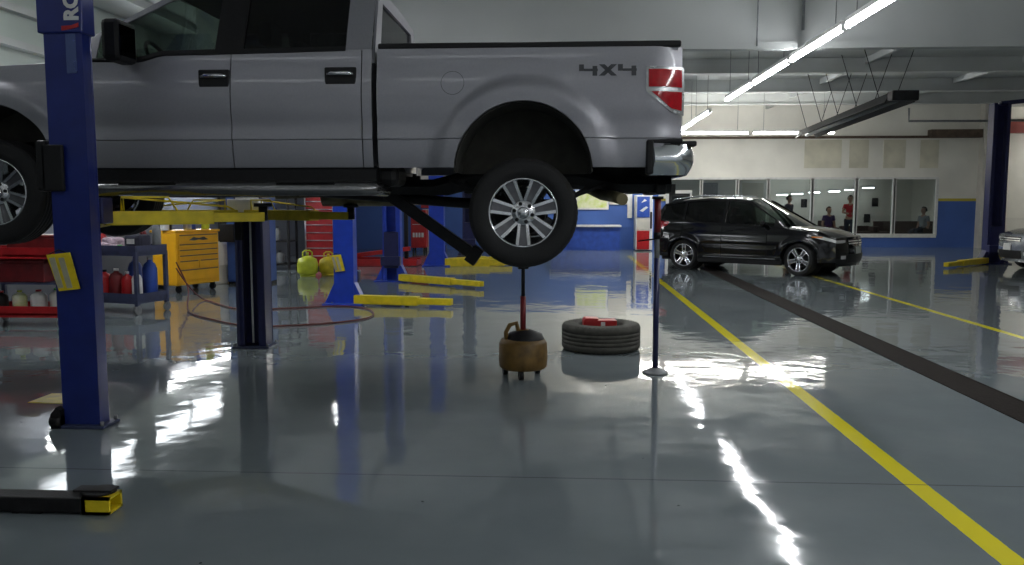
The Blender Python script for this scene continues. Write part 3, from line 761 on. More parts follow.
q = MB(); q.box(-3.05, -1.15, -.92, .92, .72, .78); q.box(-3.50, -3.0, -.8, .8, .72, 1.2); q.build('cab_floor', M['black_plastic'], truck)
# chassis
for sd in (-1, 1):
    q = MB(); q.tube([(-4.95, sd*.42, .60), (-3.3, sd*.42, .60), (-.75, sd*.42, .60), (-.35, sd*.44, .70), (.4, sd*.44, .68), (.75, sd*.42, .62), (1.15, sd*.42, .62)], .062, 4, smooth=False); q.build('frame_rail', M['dark_steel'], truck)
    q = MB()
    for i in range(3): q.tube([(-.60+.12*i, sd*.56, .66-.025*i), (-.3, sd*.56, .52-.025*i), (0, sd*.56, .46-.025*i), (.3, sd*.56, .50-.025*i), (.62-.12*i, sd*.56, .62-.025*i)], .022, 6)
    q.build('leaf_spring', M['dark_steel'], truck)
    q = MB(); q.cyl((-.05, sd*.50, .36), (-.28, sd*.46, .84), .03); q.cyl((-.02, sd*.50, .30), (-.12, sd*.48, .55), .045); q.build('shock_absorber', M['dark_steel'], truck)
    q = MB(); q.cyl((-4.03, sd*.30, .58), (-4.03, sd*.74, .56), .05); q.cyl((-4.03, sd*.58, .5), (-4.06, sd*.46, .95), .06); q.build('front_suspension', M['dark_steel'], truck)
q = MB(); q.cyl((0, -.80, .40), (0, .80, .40), .048); q.sphere((0, .06, .40), .17, 16, 0, (.95, .9, 1)); q.build('rear_axle', M['dark_steel'], truck)
q = MB(); q.box(-4.7, -3.3, -.36, .36, .55, 1.1, bev=.05); q.box(-3.3, -2.5, -.18, .18, .52, .75, bev=.05); q.cyl((-2.5, .03, .62), (-.15, .05, .44), .045); q.build('engine_and_gearbox', M['dark_steel'], truck)
q = MB(); q.box(-2.3, -.95, -.88, -.48, .60, .76, bev=.05); q.build('fuel_tank', M['black_plastic'], truck)
q = MB(); q.tube([(-2.4, .62, .55), (-1.0, .60, .62), (-.4, .62, .72), (.25, .62, .74), (.52, .40, .60), (.62, -.1, .54), (.70, -.60, .52), (.74, -.82, .50)], .045, 12); q.cyl((-1.95, .62, .55), (-1.25, .62, .55), .11)
q.build('exhaust_pipe', M['exhaust'], truck)
q = MB(); q.lathe([(.20, -.10), (.33, -.11), (.38, -.06), (.38, .06), (.33, .11), (.20, .10)], (.62, .0, .70), 'z', 32, closed=True); q.lathe([(.001, .0), (.20, .02)], (.62, .0, .66), 'z', 24); q.build('underslung_spare', M['rubber'], truck)
q = MB(); q.box(.98, 1.24, -.03, .03, .55, .63); q.box(1.02, 1.10, -.55, .55, .54, .62, bev=.01); q.box(1.00, 1.20, -.16, .16, .56, .60); q.build('hitch_receiver', M['dark_steel'], truck)
for x in (-3.2, -2.2, -1.1, -.45, .9): 
    q = MB(); q.box(x-.05, x+.05, -.42, .42, .55, .65); q.build('crossmember', M['dark_steel'], truck)
for sd in (-1, 1):
    q = MB(); q.box(-3.46, -3.43, min(sd*.70, sd*.96), max(sd*.70, sd*.96), .56, .78); q.build('mud_flap', M['black_plastic'], truck)
# wheels (drooping on the suspension)
W_ = .275
for sd in (-1, 1):
    wheel(truck, (0.0, sd*.855, .40), .405, .262, W_, sd, 7, spin=-PI/2, rim_mat=M['alloy'])
    wheel(truck, (-4.05, sd*.865, .555), .405, .262, W_, sd, 7, spin=-PI/2+.35, rim_mat=M['alloy'])
# ================================================================== TWO-POST LIFTS
def lift_post(label, x, y, face, H_, m, w=.27, d=.21, base='plate', carriage_z=None, group=None, sleeve=None, cable=False):
    """C-channel column standing on (x, y); its open side looks toward face*Y"""
    t = thing('lift_post', label, 'lift post', (x, y, 0), 0, group)
    q = MB(); k = .022; s = face
    def bx(x0, x1, y0, y1, z0, z1, **kw): q.box(min(x0,x1), max(x0,x1), min(y0,y1), max(y0,y1), z0, z1, **kw)
    bx(-w/2, w/2, -s*d/2, -s*(d/2-k), .02, H_)
    for e in (-1, 1):
        bx(e*(w/2-k), e*w/2, -s*d/2, s*d/2, .02, H_); bx(e*(w/2-.075), e*w/2, s*(d/2-k), s*d/2, .02, H_)
    q.build('column', m, t, bev=.006)
    q = MB()
    if base == 'plate': q.box(-w/2-.05, w/2+.05, -d/2-.05, d/2+.05, 0, .022, bev=.005)
    else:
        q.box(-w/2-.16, w/2+.16, -d/2-.12, d/2+.12, 0, .03, bev=.005)
    bp = q.build('base_plate', m if base != 'plate' else M['navy_steel'], t)
    for a in (-1, 1):
        for c_ in (-1, 1): q = MB(); q.cyl((a*(w/2+.03), c_*(d/2+.03), .02), (a*(w/2+.03), c_*(d/2+.03), .05), .012, n=6); q.build('anchor_bolt', M['grey_steel'], bp)
    if base != 'plate':
        for e in (-1, 1): q = MB(); q.prism([(e*w/2, .03), (e*(w/2+.15), .03), (e*w/2, .34)], -d/2+.02, d/2-.02, 'y'); q.build('gusset', m, t)
    if carriage_z:
        q = MB(); z = carriage_z
        q.box(-w/2+.03, w/2-.03, -d/2+.03 if s > 0 else -d/2-.03, d/2+.03 if s > 0 else d/2-.03, z-.15, z+.55)
        q.box(-w/2-.02, w/2+.02, s*d/2+ (0 if s > 0 else -.14), s*d/2 + (.14 if s > 0 else 0), z-.10, z+.08, bev=.01)
        q.build('carriage', M['post_navy'], t)
    if sleeve:
        q = MB(); q.box(-w/2-.03, w/2+.015, -d/2-.02, d/2+.02, sleeve, H_+.1, bev=.008); q.build('top_sleeve', m, t)
    if cable:
        q = MB(); q.cyl((0, s*(d/2-.05), .05), (0, s*(d/2-.05), H_-.1), .012, n=8); q.build('hydraulic_line', M['white'], t)
        q = MB(); q.box(-w/2+.02, -w/2+.10, s*(d/2) + (0 if s > 0 else -.05), s*(d/2)+(.05 if s > 0 else 0), 1.15, 1.42, bev=.008); q.build('lock_box', M['black_plastic'], t)
    return t
def arm(t, p0, p1, w, h, m, pad=True, guard=False, pad_h=.07, name='arm'):
    """telescoping swing arm, coordinates relative to its post"""
    q = MB(); p0 = Vector(p0); p1 = Vector(p1); d = p1-p0
    q.beam(p0, p0+d*.66, w, h); q.beam(p0+d*.5, p1, w*.74, h*.72)
    o = q.build(name, m, t, bev=.006)
    if pad:
        q = MB(); q.cyl(p1-Vector((0,0,h*.3)), p1+Vector((0,0,h*.36+pad_h*.6)), .035, n=14); q.cyl(p1+Vector((0,0,h*.36+pad_h*.6)), p1+Vector((0,0,h*.36+pad_h)), .07, n=18); q.build('pad', M['black_plastic'], o)
    if guard:
        q = MB(); u = d.normalized(); z = Vector((0, 0, h/2)); a = p0+u*.12+z
        off = Vector((u.y, -u.x, 0))*(w/2)
        q.tube([a+off, a+off+Vector((0,0,.10)), a+u*.30+off+Vector((0,0,.10)), a+u*.36+off], .008, 6); q.tube([a-off+u*.0, a-off+Vector((0,0,.10)), a+u*.75-off+Vector((0,0,.03)), a+u*.8-off], .008, 6)
        q.build('guard_rail', m, o)
    return o
PX = -3.26
P1 = lift_post('blue lift post nearest the camera, in front of the silver pickup', PX-.035, 5.56, 1, 3.75, M['post_blue'], w=.262, d=.12, carriage_z=1.50, sleeve=2.66)
arm(P1, (.06, .24, 1.435), (.98, .88, 1.435), .13, .10, M['lift_yellow'], guard=True)
arm(P1, (-.04, .24, 1.42), (-.45, 1.25, 1.42), .13, .105, M['lift_yellow'])
q = MB(); q.box(-.21, -.13, -.10, .06, 1.62, 1.96, bev=.02); q.box(-.17, -.02, -.10, -.07, 1.62, 1.93, bev=.01); q.build('lock_cover', M['black_plastic'], P1)
q = MB(); q.box(.02, .09, -.064, -.060, 2.40, 2.655); q.build('inner_strip', M['polished_blue'], P1)
q = MB(); q.prism([(-.19, .0), (-.12, .0), (-.12, .13), (-.15, .15), (-.19, .10)], -.11, -.05, 'y'); q.cyl((-.20, -.08, .05), (-.12, -.08, .05), .04); q.build('foot_bracket', M['dark_steel'], P1)
# maker's lettering on the sleeve, reading upward
def vmat(x, y, z): 
    m4 = Matrix(((0, -1, 0, x), (0, 0, -1, y), (1, 0, 0, z), (0, 0, 0, 1))); return m4
text_mesh('ROTARY', .130, .002, 'lettering', M['white'], P1, vmat(.122, -.083, 2.735), offset=.006)
q = MB(); q.prism([(0.01, 2.672), (.065, 2.680), (.125, 2.695), (.125, 2.722), (.08, 2.706), (.01, 2.702)], -.086, -.079, 'y'); q.build('red_swoosh', M['red'], P1)
# instruction sheets on the near post
def manual(label, loc, s=1.0, rz=0.0):
    t = thing('safety_manual', label, 'booklet', loc, rz)
    q = MB(); q.prism([(-.10*s, .29*s), (.09*s, .31*s), (.16*s, .02*s), (-.01*s, .0)], -.012, .0, 'y'); q.build('cover', M['lift_yellow'], t)
    for k in range(2):
        q = MB(); a = -.075*s+k*.075*s; q.prism([(a, .265*s), (a+.045*s, .27*s), (a+.105*s, .03*s), (a+.06*s, .025*s)], -.016, -.012, 'y'); q.build('printed_page', M['paper'], t)
    q = MB(); q.tube([(-.09*s, -.006, .29*s), (.0, -.006, .33*s), (.08*s, -.006, .30*s)], .004, 5); q.build('hanging_wire', M['dark_steel'], t)
    return t
p = onY(59, 292, 5.42); manual('yellow booklet with printed pages hanging tilted on the nearest blue post', (p.x-.02, 5.478, p.z), .85)
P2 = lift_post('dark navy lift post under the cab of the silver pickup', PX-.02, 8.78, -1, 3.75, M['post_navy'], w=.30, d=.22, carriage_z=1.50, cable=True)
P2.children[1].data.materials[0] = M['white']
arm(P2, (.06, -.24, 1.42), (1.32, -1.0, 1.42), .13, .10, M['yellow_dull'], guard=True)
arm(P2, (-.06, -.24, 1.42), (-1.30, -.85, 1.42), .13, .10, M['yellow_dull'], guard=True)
P3 = lift_post('bright blue lift post with a yellow booklet on its side', PX, 12.55, 1, 3.7, M['blue_bright'], w=.30, d=.24, base='flare', carriage_z=.42)
a_ = onZ(452, 302, .09); arm(P3, (.17, -.10, .09), (a_.x-PX, a_.y-12.55, .09), .15, .13, M['lift_yellow'], pad=False, name='lowered_arm')
p = onY(336, 272, 12.40); manual('yellow booklet hanging on the bright blue second-row post', (p.x, 12.415, p.z), .85)
P4 = lift_post('blue lift post standing second behind the pickup, slanted black bar crossing it', PX-.03, 16.3, -1, 3.7, M['blue_bright'], w=.34, d=.26, base='flare', carriage_z=.42)
a_ = onZ(482, 284, .09); arm(P4, (.19, -.16, .09), (a_.x-PX+.03, a_.y-16.3, .09), .15, .13, M['lift_yellow'], pad=False, name='lowered_arm')
P5 = lift_post('distant blue lift post with wide foot left of the hanging rear wheel', -3.0, 20.3, 1, 3.7, M['blue_bright'], w=.36, d=.28, base='flare', carriage_z=.42)
a_ = onZ(512, 262, .09); arm(P5, (.20, -.12, .09), (a_.x+3.0, a_.y-20.3, .09), .2, .20, M['lift_yellow'], pad=False, name='lowered_arm')
a_ = onZ(500, 260, .12); arm(P5, (.20, .12, .09), (a_.x+3.0, a_.y-19.3, .09), .2, .18, M['lift_yellow'], pad=False, name='lowered_arm')
P6 = lift_post('farthest dark lift post seen just left of the hanging rear wheel', -2.62, 24.0, -1, 3.7, M['post_navy'], w=.36, d=.28, base='flare', carriage_z=.42)
P7 = lift_post('tall navy lift post in the right bay beside the office corner', 10.85, 21.8, -1, 3.98, M['post_navy'], w=.40, d=.30, base='flare', carriage_z=.40)
a_ = onZ(948, 265, .09); arm(P7, (-.2, -.10, .09), (a_.x-10.85, a_.y-21.8+.1, .09), .16, .14, M['lift_yellow'], pad=False, name='lowered_arm')
q = MB(); q.beam((.0, 0, 3.98), (3.2, .1, 4.30), .10, .10); q.build('top_arm', M['post_navy'], P7)
# low arm of the lift beyond the left edge
t = thing('lift_beam', 'low black lift arm with yellow end lying along the floor at lower left', 'lift arm', (onZ(127, 517).x-.20, onZ(120, 512).y, 0))
q = MB(); q.box(-2.2, -.02, -.06, .06, .012, .088, bev=.008); q.box(-2.2, -1.2, -.075, .075, .0, .10, bev=.01); q.build('arm_tube', M['dark_steel'], t)
q = MB()
for z0_, z1_ in ((.008, .022), (.080, .094)): q.box(-.03, .11, -.064, .064, z0_, z1_)
q.box(-.03, .11, -.064, -.048, .008, .094); q.box(-.03, .11, .048, .064, .008, .094); q.box(-.03, -.01, -.064, .064, .008, .094); q.build('end_sleeve', M['lift_yellow'], t)
q = MB(); q.cyl((.02, .02, .094), (.02, .02, .106), .08, n=20); q.box(-.10, .10, -.02, .06, .104, .116, bev=.004); q.build('pad', M['black_plastic'], t)
for x in (-.4, -.9): q = MB(); q.box(x, x+.15, -.05, .05, 0, .014); q.build('skid', M['dark_steel'], t)
# slanting bar under the truck
t = thing('support_bar', 'black square steel bar slanting down under the pickup beside the rear wheel', 'bar', onY(374, 184, 7.0))
v = onY(477, 257, 7.0) - t.location; q = MB(); q.beam((0, 0, 0), v, .085, .095); q.beam(v*.93, v*1.02, .13, .15); q.build('bar_tube', M['dark_steel'], t, bev=.006)
q = MB(); q.box(-.10, .06, -.12, .12, -.03, .06, bev=.008); q.cyl((0, -.14, 0), (0, .14, 0), .03); q.build('hinge', M['dark_steel'], t)
# tall jack stand under the hitch
c_ = onZ(655, 373)
t = thing('jack_stand', 'tall thin blue-grey pole jack stand with round foot under the pickup hitch', 'jack stand', (c_.x, c_.y, 0))
q = MB(); q.lathe([(.0001, 0), (.118, 0), (.118, .012), (.09, .02), (.035, .05), (.0001, .05)], n=32); q.build('foot', M['grey_steel'], t)
q = MB(); q.cyl((0, 0, .04), (0, 0, 1.05), .026, n=16); q.build('outer_tube', M['post_navy'], t)
q = MB(); q.cyl((0, 0, 1.03), (0, 0, 1.28), .022, n=14); q.build('inner_tube', M['grey_steel'], t)
q = MB(); q.cyl((0, 0, 1.26), (0, 0, 1.575), .030, n=14); q.build('screw_tube', M['dark_red'], t)
q = MB(); q.cyl((0, 0, 1.22), (0, 0, 1.28), .034, n=16); q.tube([(-.17, 0, 1.20), (.06, 0, 1.23)], .008, 6); q.cyl((0, 0, 1.575), (0, 0, 1.60), .05, n=16); q.build('collar', M['dark_steel'], t)
# wheeled drain caddy and its post
c_ = onZ(523, 376)
t = thing('oil_drain_caddy', 'grimy yellow wheeled oil drain can with handle under the rear wheel', 'drain can', (c_.x, c_.y, 0), .25)
q = MB(); q.lathe([(.0001, .075), (.19, .075), (.212, .095), (.218, .16), (.214, .30), (.195, .335), (.12, .345), (.06, .37), (.05, .42), (.0001, .42)], n=28); cb = q.build('tank', M['caddy'], t)
q = MB(); q.tube([(-.15, 0, .31), (-.155, 0, .40), (-.12, 0, .465), (-.06, 0, .48), (-.045, 0, .42), (-.04, 0, .36)], .02, 10); q.build('handle', M['caddy'], cb)
q = MB(); q.lathe([(.17, .338), (.15, .385), (.05, .42)], (.02, 0, 0), n=20); q.cyl((.13, -.03, .33), (.17, -.04, .36), .025); q.build('funnel_neck', M['dark_steel'], cb)
for a in (0.5, 2.6, 4.4):
    q = MB(); x, y = .17*math.cos(a), .17*math.sin(a); q.cyl((x-.02, y, .04), (x+.02, y, .04), .04, n=18); q.cyl((x, y, .05), (x, y, .085), .02); q.build('caster', M['black_plastic'], t)
q = MB(); q.cyl((0, 0, .40), (0, 0, .72), .026); q.build('riser_sleeve', M['dark_red'], t)
q = MB(); q.cyl((0, 0, .70), (0, 0, 1.055), .017); q.box(-.045, .045, -.03, .03, .96, 1.03, bev=.006); q.cyl((-.07, 0, 1.0), (.07, 0, 1.0), .012); q.build('riser', M['dark_steel'], t)
# loose tyre with red box in it
p = Vector((.43, 8.86, 0))
q = tyre(.28, .415, .235); to = q.build('tyre', M['dusty_rubber'], loc=(p.x, p.y,  .142), rot=(PI/2, 0, 0)); tag(to, 'dusty loose tyre lying flat on the grey floor', 'tyre')
t = thing('parts_box', 'red cardboard box with white label sitting inside the loose tyre', 'box', (p.x-.0, p.y+.02, 0), .1)
q = MB(); q.box(-.19, .16, -.07, .09, .0, .305, bev=.005); bx_ = q.build('carton', M['red'], t)
q = MB(); q.box(-.01, .035, -.072, -.07, .05, .29); q.build('white_label', M['white'], bx_)
q = MB(); q.prism([(-.19, .305), (-.05, .305), (-.03, .325), (-.17, .33)], -.07, .09, 'y'); q.build('open_flap', M['red'], bx_)
# ================================================================== CARS
def car(name, label, loc, rz, paint, steer=0.0):
    t = thing(name, label, 'car', (loc[0], loc[1], 0), rz)
    AR_ = (0, .345, .385); AF_ = (2.69, .345, .385)
    def ys(x, z):
        y = .915
        if z < .42: y -= .05*((.42-z)/.2)**2
        y += .012*bump_(z, .66, .10)
        y -= .055*sstep(.78, 1.12, z)
        for cx, cz, R in (AR_, AF_):
            r = math.hypot(x-cx, max(0, z-cz)); y += .03*(1-sstep(R+.05, R+.12, r))
        if x > 2.75: y -= .16*((x-2.75)/.65)**2
        if x < -.35: y -= .09*((-.35-x)/.45)**2
        return y
    def zt_(x): return interp([(-.80, 1.135), (0, 1.09), (1.0, 1.045), (2.0, 1.005), (2.40, .99), (3.0, .915), (3.40, .80)], x)
    zs = sorted(set(lin(.24, 1.14, 31)))
    arcs = (AR_, AF_)
    base = .27
    def P_(nm, x0, x1, m_, b_=base, sd=1):
        q = MB(); panel(q, xcols(x0, x1, arcs, .06), zs, lambda x: arch_z(x, arcs, b_), zt_, ys, sd); return q.build(nm, m_, t, solid=.01, offset=0)
    for sd in (-1, 1):
        P_('rear_quarter', -.80, -.055, paint, .30, sd); P_('rear_door', -.045, .93, paint, .30, sd); P_('front_door', .94, 1.98, paint, .30, sd); P_('front_fender', 1.99, 3.40, paint, .30, sd)
        q = MB(); q.box(.35, 2.32, min(sd*.80, sd*.90), max(sd*.80, sd*.90), .20, .33, bev=.02); q.box(-.03, 2.0, min(sd*.84, sd*.86), max(sd*.84, sd*.86), .3, 1.0); q.build('sill', M['black_plastic'], t)
        q = MB(); q.box(.36, 2.2, min(sd*.885, sd*.915), max(sd*.885, sd*.915), .325, .345, bev=.004); q.build('sill_trim', M['grey_steel'], t)
        for x, z in ((.12, .955), (1.10, .93)):
            q = MB(); y_ = ys(x, z); q.tube([(x-.10, sd*(y_-.0), z), (x-.07, sd*(y_+.03), z), (x+.07, sd*(y_+.03), z), (x+.10, sd*y_, z)], .014, 8); q.build('door_handle', paint, t)
        q = MB(); q.sphere((1.93, sd*1.0, 1.08), .10, 16, 0, (.55, 1.0, .75)); q.beam((1.95, sd*.84, 1.03), (1.93, sd*.96, 1.05), .05, .04); q.build('side_mirror', paint, t)
        # wheel liners
        for cx, cz, R in arcs:
            q = MB(); q.surf(lambda u, v: (cx+R*math.cos(u), sd*v, cz+R*math.sin(u)), lin(-.2, PI+.2, 23), [.55, .75, .90]); q.prism([(cx+R*math.cos(a), cz+R*math.sin(a)) for a in lin(0, 2*PI, 24)[:-1]], sd*.53, sd*.55, 'y')
            q.build('wheel_well', M['black_plastic'], t)
        # head and tail lamps
        q = MB(); panel(q, lin(2.88, 3.40, 12), lin(.60, .85, 10), lambda x: interp([(2.88, .855), (3.05, .80), (3.40, .715)], x), lambda x: zt_(x)-.03 if x > 2.93 else .87, ys, sd, 0, .008)
        q.surf(lambda u, v: (3.40+.155*(1-(u)**2.2)+.012, sd*ys(3.40, .7)*u, .705+.06*v), lin(.66, 1, 8), lin(0, 1, 5)); hl = q.build('headlight', M['white_lens'], t, solid=.008)
        q = MB(); panel(q, lin(2.95, 3.16, 5), lin(.6, .85, 6), lambda x: .815, lambda x: .84, ys, sd, 0, .014); q.build('amber_marker', M['amber'], hl)
        q = MB(); panel(q, lin(-.80, -.42, 9), lin(.9, 1.13, 7), lambda x: interp([(-.80, .88), (-.6, .93), (-.40, 1.05)], x), lambda x: interp([(-.80, 1.12), (-.42, 1.10)], x), ys, sd, 0, .010)
        q.surf(lambda u, v: (-.80-.13*(1-u**2.2)-.012, sd*.84*u, .88+.24*v), lin(.70, 1, 6), lin(0, 1, 5)); q.build('tail_light', M['red_lens'], t, solid=.008)
        q = MB(); q.tube([(-.45, sd*.60, 1.57), (-.38, sd*.60, 1.615), (.3, sd*.61, 1.69), (1.0, sd*.60, 1.68), (1.12, sd*.60, 1.64)], .016, 8); q.build('roof_rail', M['chrome'], t)
    # greenhouse
    def rl(x): return min(interp([(-.60, 1.52), (-.2, 1.595), (.5, 1.655), (1.1, 1.64), (1.4, 1.60)], x), .985+(2.50-x)*.60, 1.13+(x+.86)*1.55)
    def G_(x, v, sd):
        zb_ = zt_(x)-.004; z1_ = max(zb_+.001, rl(x)-.02); z = zb_+(z1_-zb_)*v
        return (x, sd*(ys(x, zb_)-.24*(z-zb_)/.6-.02*v*v), z)
    gx = sorted(set([round(v, 3) for v in lin(-.80, 2.45, 50)])); gv = [0, .07, .2, .4, .6, .8, .90, 1]
    def ig(x, v):
        if v < .07 or v > .90 or rl(x)-zt_(x) < .10: return 0
        return 1 if (-.62 < x < -.10) else 2 if (0.0 < x < .90) else 3 if (1.0 < x < 2.12) else 0
    for sd in (-1, 1):
        q = MB(); q.surf(lambda u, v: G_(u, v, sd), gx, gv, 0, lambda x, v: ig(x, v) == 0); q.build('pillars', paint, t, solid=.03, offset=0)
        for k, nm in ((1, 'quarter_window'), (2, 'rear_window'), (3, 'front_window')):
            q = MB(); q.surf(lambda u, v: G_(u, v, sd), gx, gv, 0, lambda x, v: ig(x, v) == k); q.build(nm, M['auto_glass'] if k == 3 else M['privacy_glass'], t)
    def rp(x, v):
        e = G_(x, 1, 1); return (x, e[1]*v, e[2]+.05*(1-v*v))
    q = MB(); q.surf(rp, lin(-.60, 1.42, 16), lin(-1, 1, 15)); q.build('roof', paint, t, solid=.015)
    def ws(u, v):
        e0 = (2.45+.12*(1-v*v), .80*v, .985+.03*(1-v*v)); e1 = rp(1.42, v); return tuple(Vector(e0).lerp(Vector(e1), u))
    q = MB(); q.surf(ws, lin(0, 1, 6), lin(-1, 1, 13)); q.build('windshield', M['auto_glass'], t)
    def rw(u, v):
        e0 = (-.80-.13*(1-abs(v)**2.2), .84*v, 1.13); e1 = rp(-.60, v); return tuple(Vector(e0).lerp(Vector(e1), u))
    us = [0, .12, .3, .5, .7, .85, 1]; g_ = lambda u, v: .12 < u < .85 and abs(v) < .86
    vv = [-1, -.86, -.6, -.3, 0, .3, .6, .86, 1]
    q = MB(); q.surf(rw, us, vv, 0, lambda u, v: not g_(u, v)); q.build('hatch', paint, t)
    q = MB(); q.surf(rw, us, vv, 0, g_); q.build('rear_glass', M['privacy_glass'], t)
    def hd(u, v):
        xe = 2.38+(3.40-2.38)*u; e = ys(xe, zt_(xe)); x = xe+.155*(1-abs(v)**2.2)*u + .10*(1-u)*(1-v*v)*.5; return (x, e*v, zt_(xe)+(.05-.02*u)*(1-v**4) - .0*u)
    q = MB(); q.surf(hd, lin(0, 1, 14), lin(-1, 1, 19)); q.build('hood', paint, t, solid=.01)
    def nose(u, w):
        z = .22+(.80-.22)*w; b_ = .045*math.sin(PI*min(1, w*1.1)); return (3.40+.155*(1-abs(u)**2.2)+b_*(1-abs(u)**6), ys(3.40, z)*u*1.0, z + .03*(1-u**4)*w)
    q = MB(); q.surf(nose, lin(-1, 1, 25), lin(0, 1, 11)); nb = q.build('front_bumper', paint, t, solid=.01)
    def npoly(nm, u0, u1, w0, w1, off, m_):
        q = MB(); q.surf(lambda u, w: tuple(Vector(nose(u, w))+Vector((off, 0, 0))), lin(u0, u1, 9), lin(w0, w1, 5)); return q.build(nm, m_, nb, solid=.008, offset=0)
    npoly('upper_grille', -.55, .55, .74, .92, .008, M['black_plastic'])
    for w in (.78, .86): npoly('grille_bar', -.55, .55, w-.018, w+.018, .016, M['chrome'])
    npoly('lower_grille', -.62, .62, .12, .42, .008, M['black_plastic'])
    npoly('number_plate', -.20, .20, .42, .66, .018, M['white'])
    for s_ in (-1, 1): npoly('fog_lamp', min(s_*.70, s_*.86), max(s_*.70, s_*.86), .26, .38, .010, M['white_lens'])
    def tail(u, w):
        z = .28+(1.13-.28)*w; return (-.80-.13*(1-abs(u)**2.2)-.03*math.sin(PI*w)*(1-abs(u)**6)-(.05 if w < .42 else 0)*(1-abs(u)**8), ys(-.80, z)*u, z)
    q = MB(); q.surf(tail, lin(-1, 1, 21), lin(0, 1, 11)); q.build('tailgate', paint, t, solid=.01)
    q = MB(); q.box(-.75, 3.35, -.55, .55, .20, .55); q.box(-.70, 2.2, -.78, .78, .36, .50); q.build('underbody', M['dark_steel'], t)
    for y_ in (-.38, .38):
        for x_ in (1.05, .15):
            q = MB(); q.box(x_-.25, x_+.25, y_-.25, y_+.25, .5, .72, bev=.04); q.beam((x_-.22, y_, .7), (x_-.38, y_, 1.22), .48, .12); q.box(x_-.44, x_-.34, y_-.12, y_+.12, 1.25, 1.42, bev=.03); q.build('seat', M['interior'], t)
    q = MB(); q.box(2.0, 2.40, -.75, .75, .70, .97, bev=.05); q.build('dashboard', M['interior'], t)
    q = MB(); q.tube([Vector((1.78, .38+.18*math.cos(a), 1.0+.17*math.sin(a))) for a in lin(0, 2*PI, 22)], .015, 6); q.cyl((1.79, .38, 1.0), (2.02, .38, .92), .03); q.build('steering_wheel', M['interior'], t)
    for sd in (-1, 1):
        wheel(t, (0, sd*.80, .345), .345, .258, .235, sd, 5, spin=.3, rim_mat=M['alloy'])
        wheel(t, (2.69, sd*.80, .345), .345, .258, .235, sd, 5, spin=.9, steer=steer, rim_mat=M['alloy'])
    return t
a = math.radians(-36.5)
rc = Vector((2.87, 19.55))
cen = rc + Vector((-math.sin(a), math.cos(a)))*.80
car('compact_crossover', 'black compact crossover parked on the floor before the office windows', cen, a, M['suv_black'], steer=-.18)
car('parked_car', 'grey car entering the picture at the right edge, beside the navy post', (10.12+3.56, 19.6), PI, M['grey_paint'])
# ================================================================== PEOPLE (small, behind the office glass)
def skinned(name, chains, m, parent, sub=2):
    """chains: list of lists of (x,y,z,r); first vertex of the first chain is the root"""
    vs = []; es = []; rs = []
    idx = {}
    for ch in chains:
        prev = None
        for (x, y, z, r) in ch:
            key = (round(x, 3), round(y, 3), round(z, 3))
            if key not in idx: idx[key] = len(vs); vs.append((x, y, z)); rs.append(r)
            i = idx[key]
            if prev is not None and prev != i: es.append((prev, i))
            prev = i
    me = bpy.data.meshes.new(name); me.from_pydata(vs, es, []); o = bpy.data.objects.new(name, me); COL.objects.link(o)
    md = o.modifiers.new('skin', 'SKIN'); md.use_smooth_shade = True
    sv = me.skin_vertices[0].data if me.skin_vertices else None
    if sv is None:
        bm = bmesh.new(); bm.from_mesh(me); bm.verts.layers.skin.verify(); bm.to_mesh(me); bm.free(); sv = me.skin_vertices[0].data
    for i, r in enumerate(rs): sv[i].radius = (r, r); sv[i].use_root = (i == 0)
    ms = o.modifiers.new('sub', 'SUBSURF'); ms.levels = sub; ms.render_levels = sub
    dg = bpy.context.evaluated_depsgraph_get(); nm = bpy.data.meshes.new_from_object(o.evaluated_get(dg))
    bpy.data.objects.remove(o); bpy.data.meshes.remove(me)
    nm.materials.clear(); nm.materials.append(m)
    for p in nm.polygons: p.use_smooth = True
    o = bpy.data.objects.new(name, nm); COL.objects.link(o)
    if parent: o.parent = parent
    return o
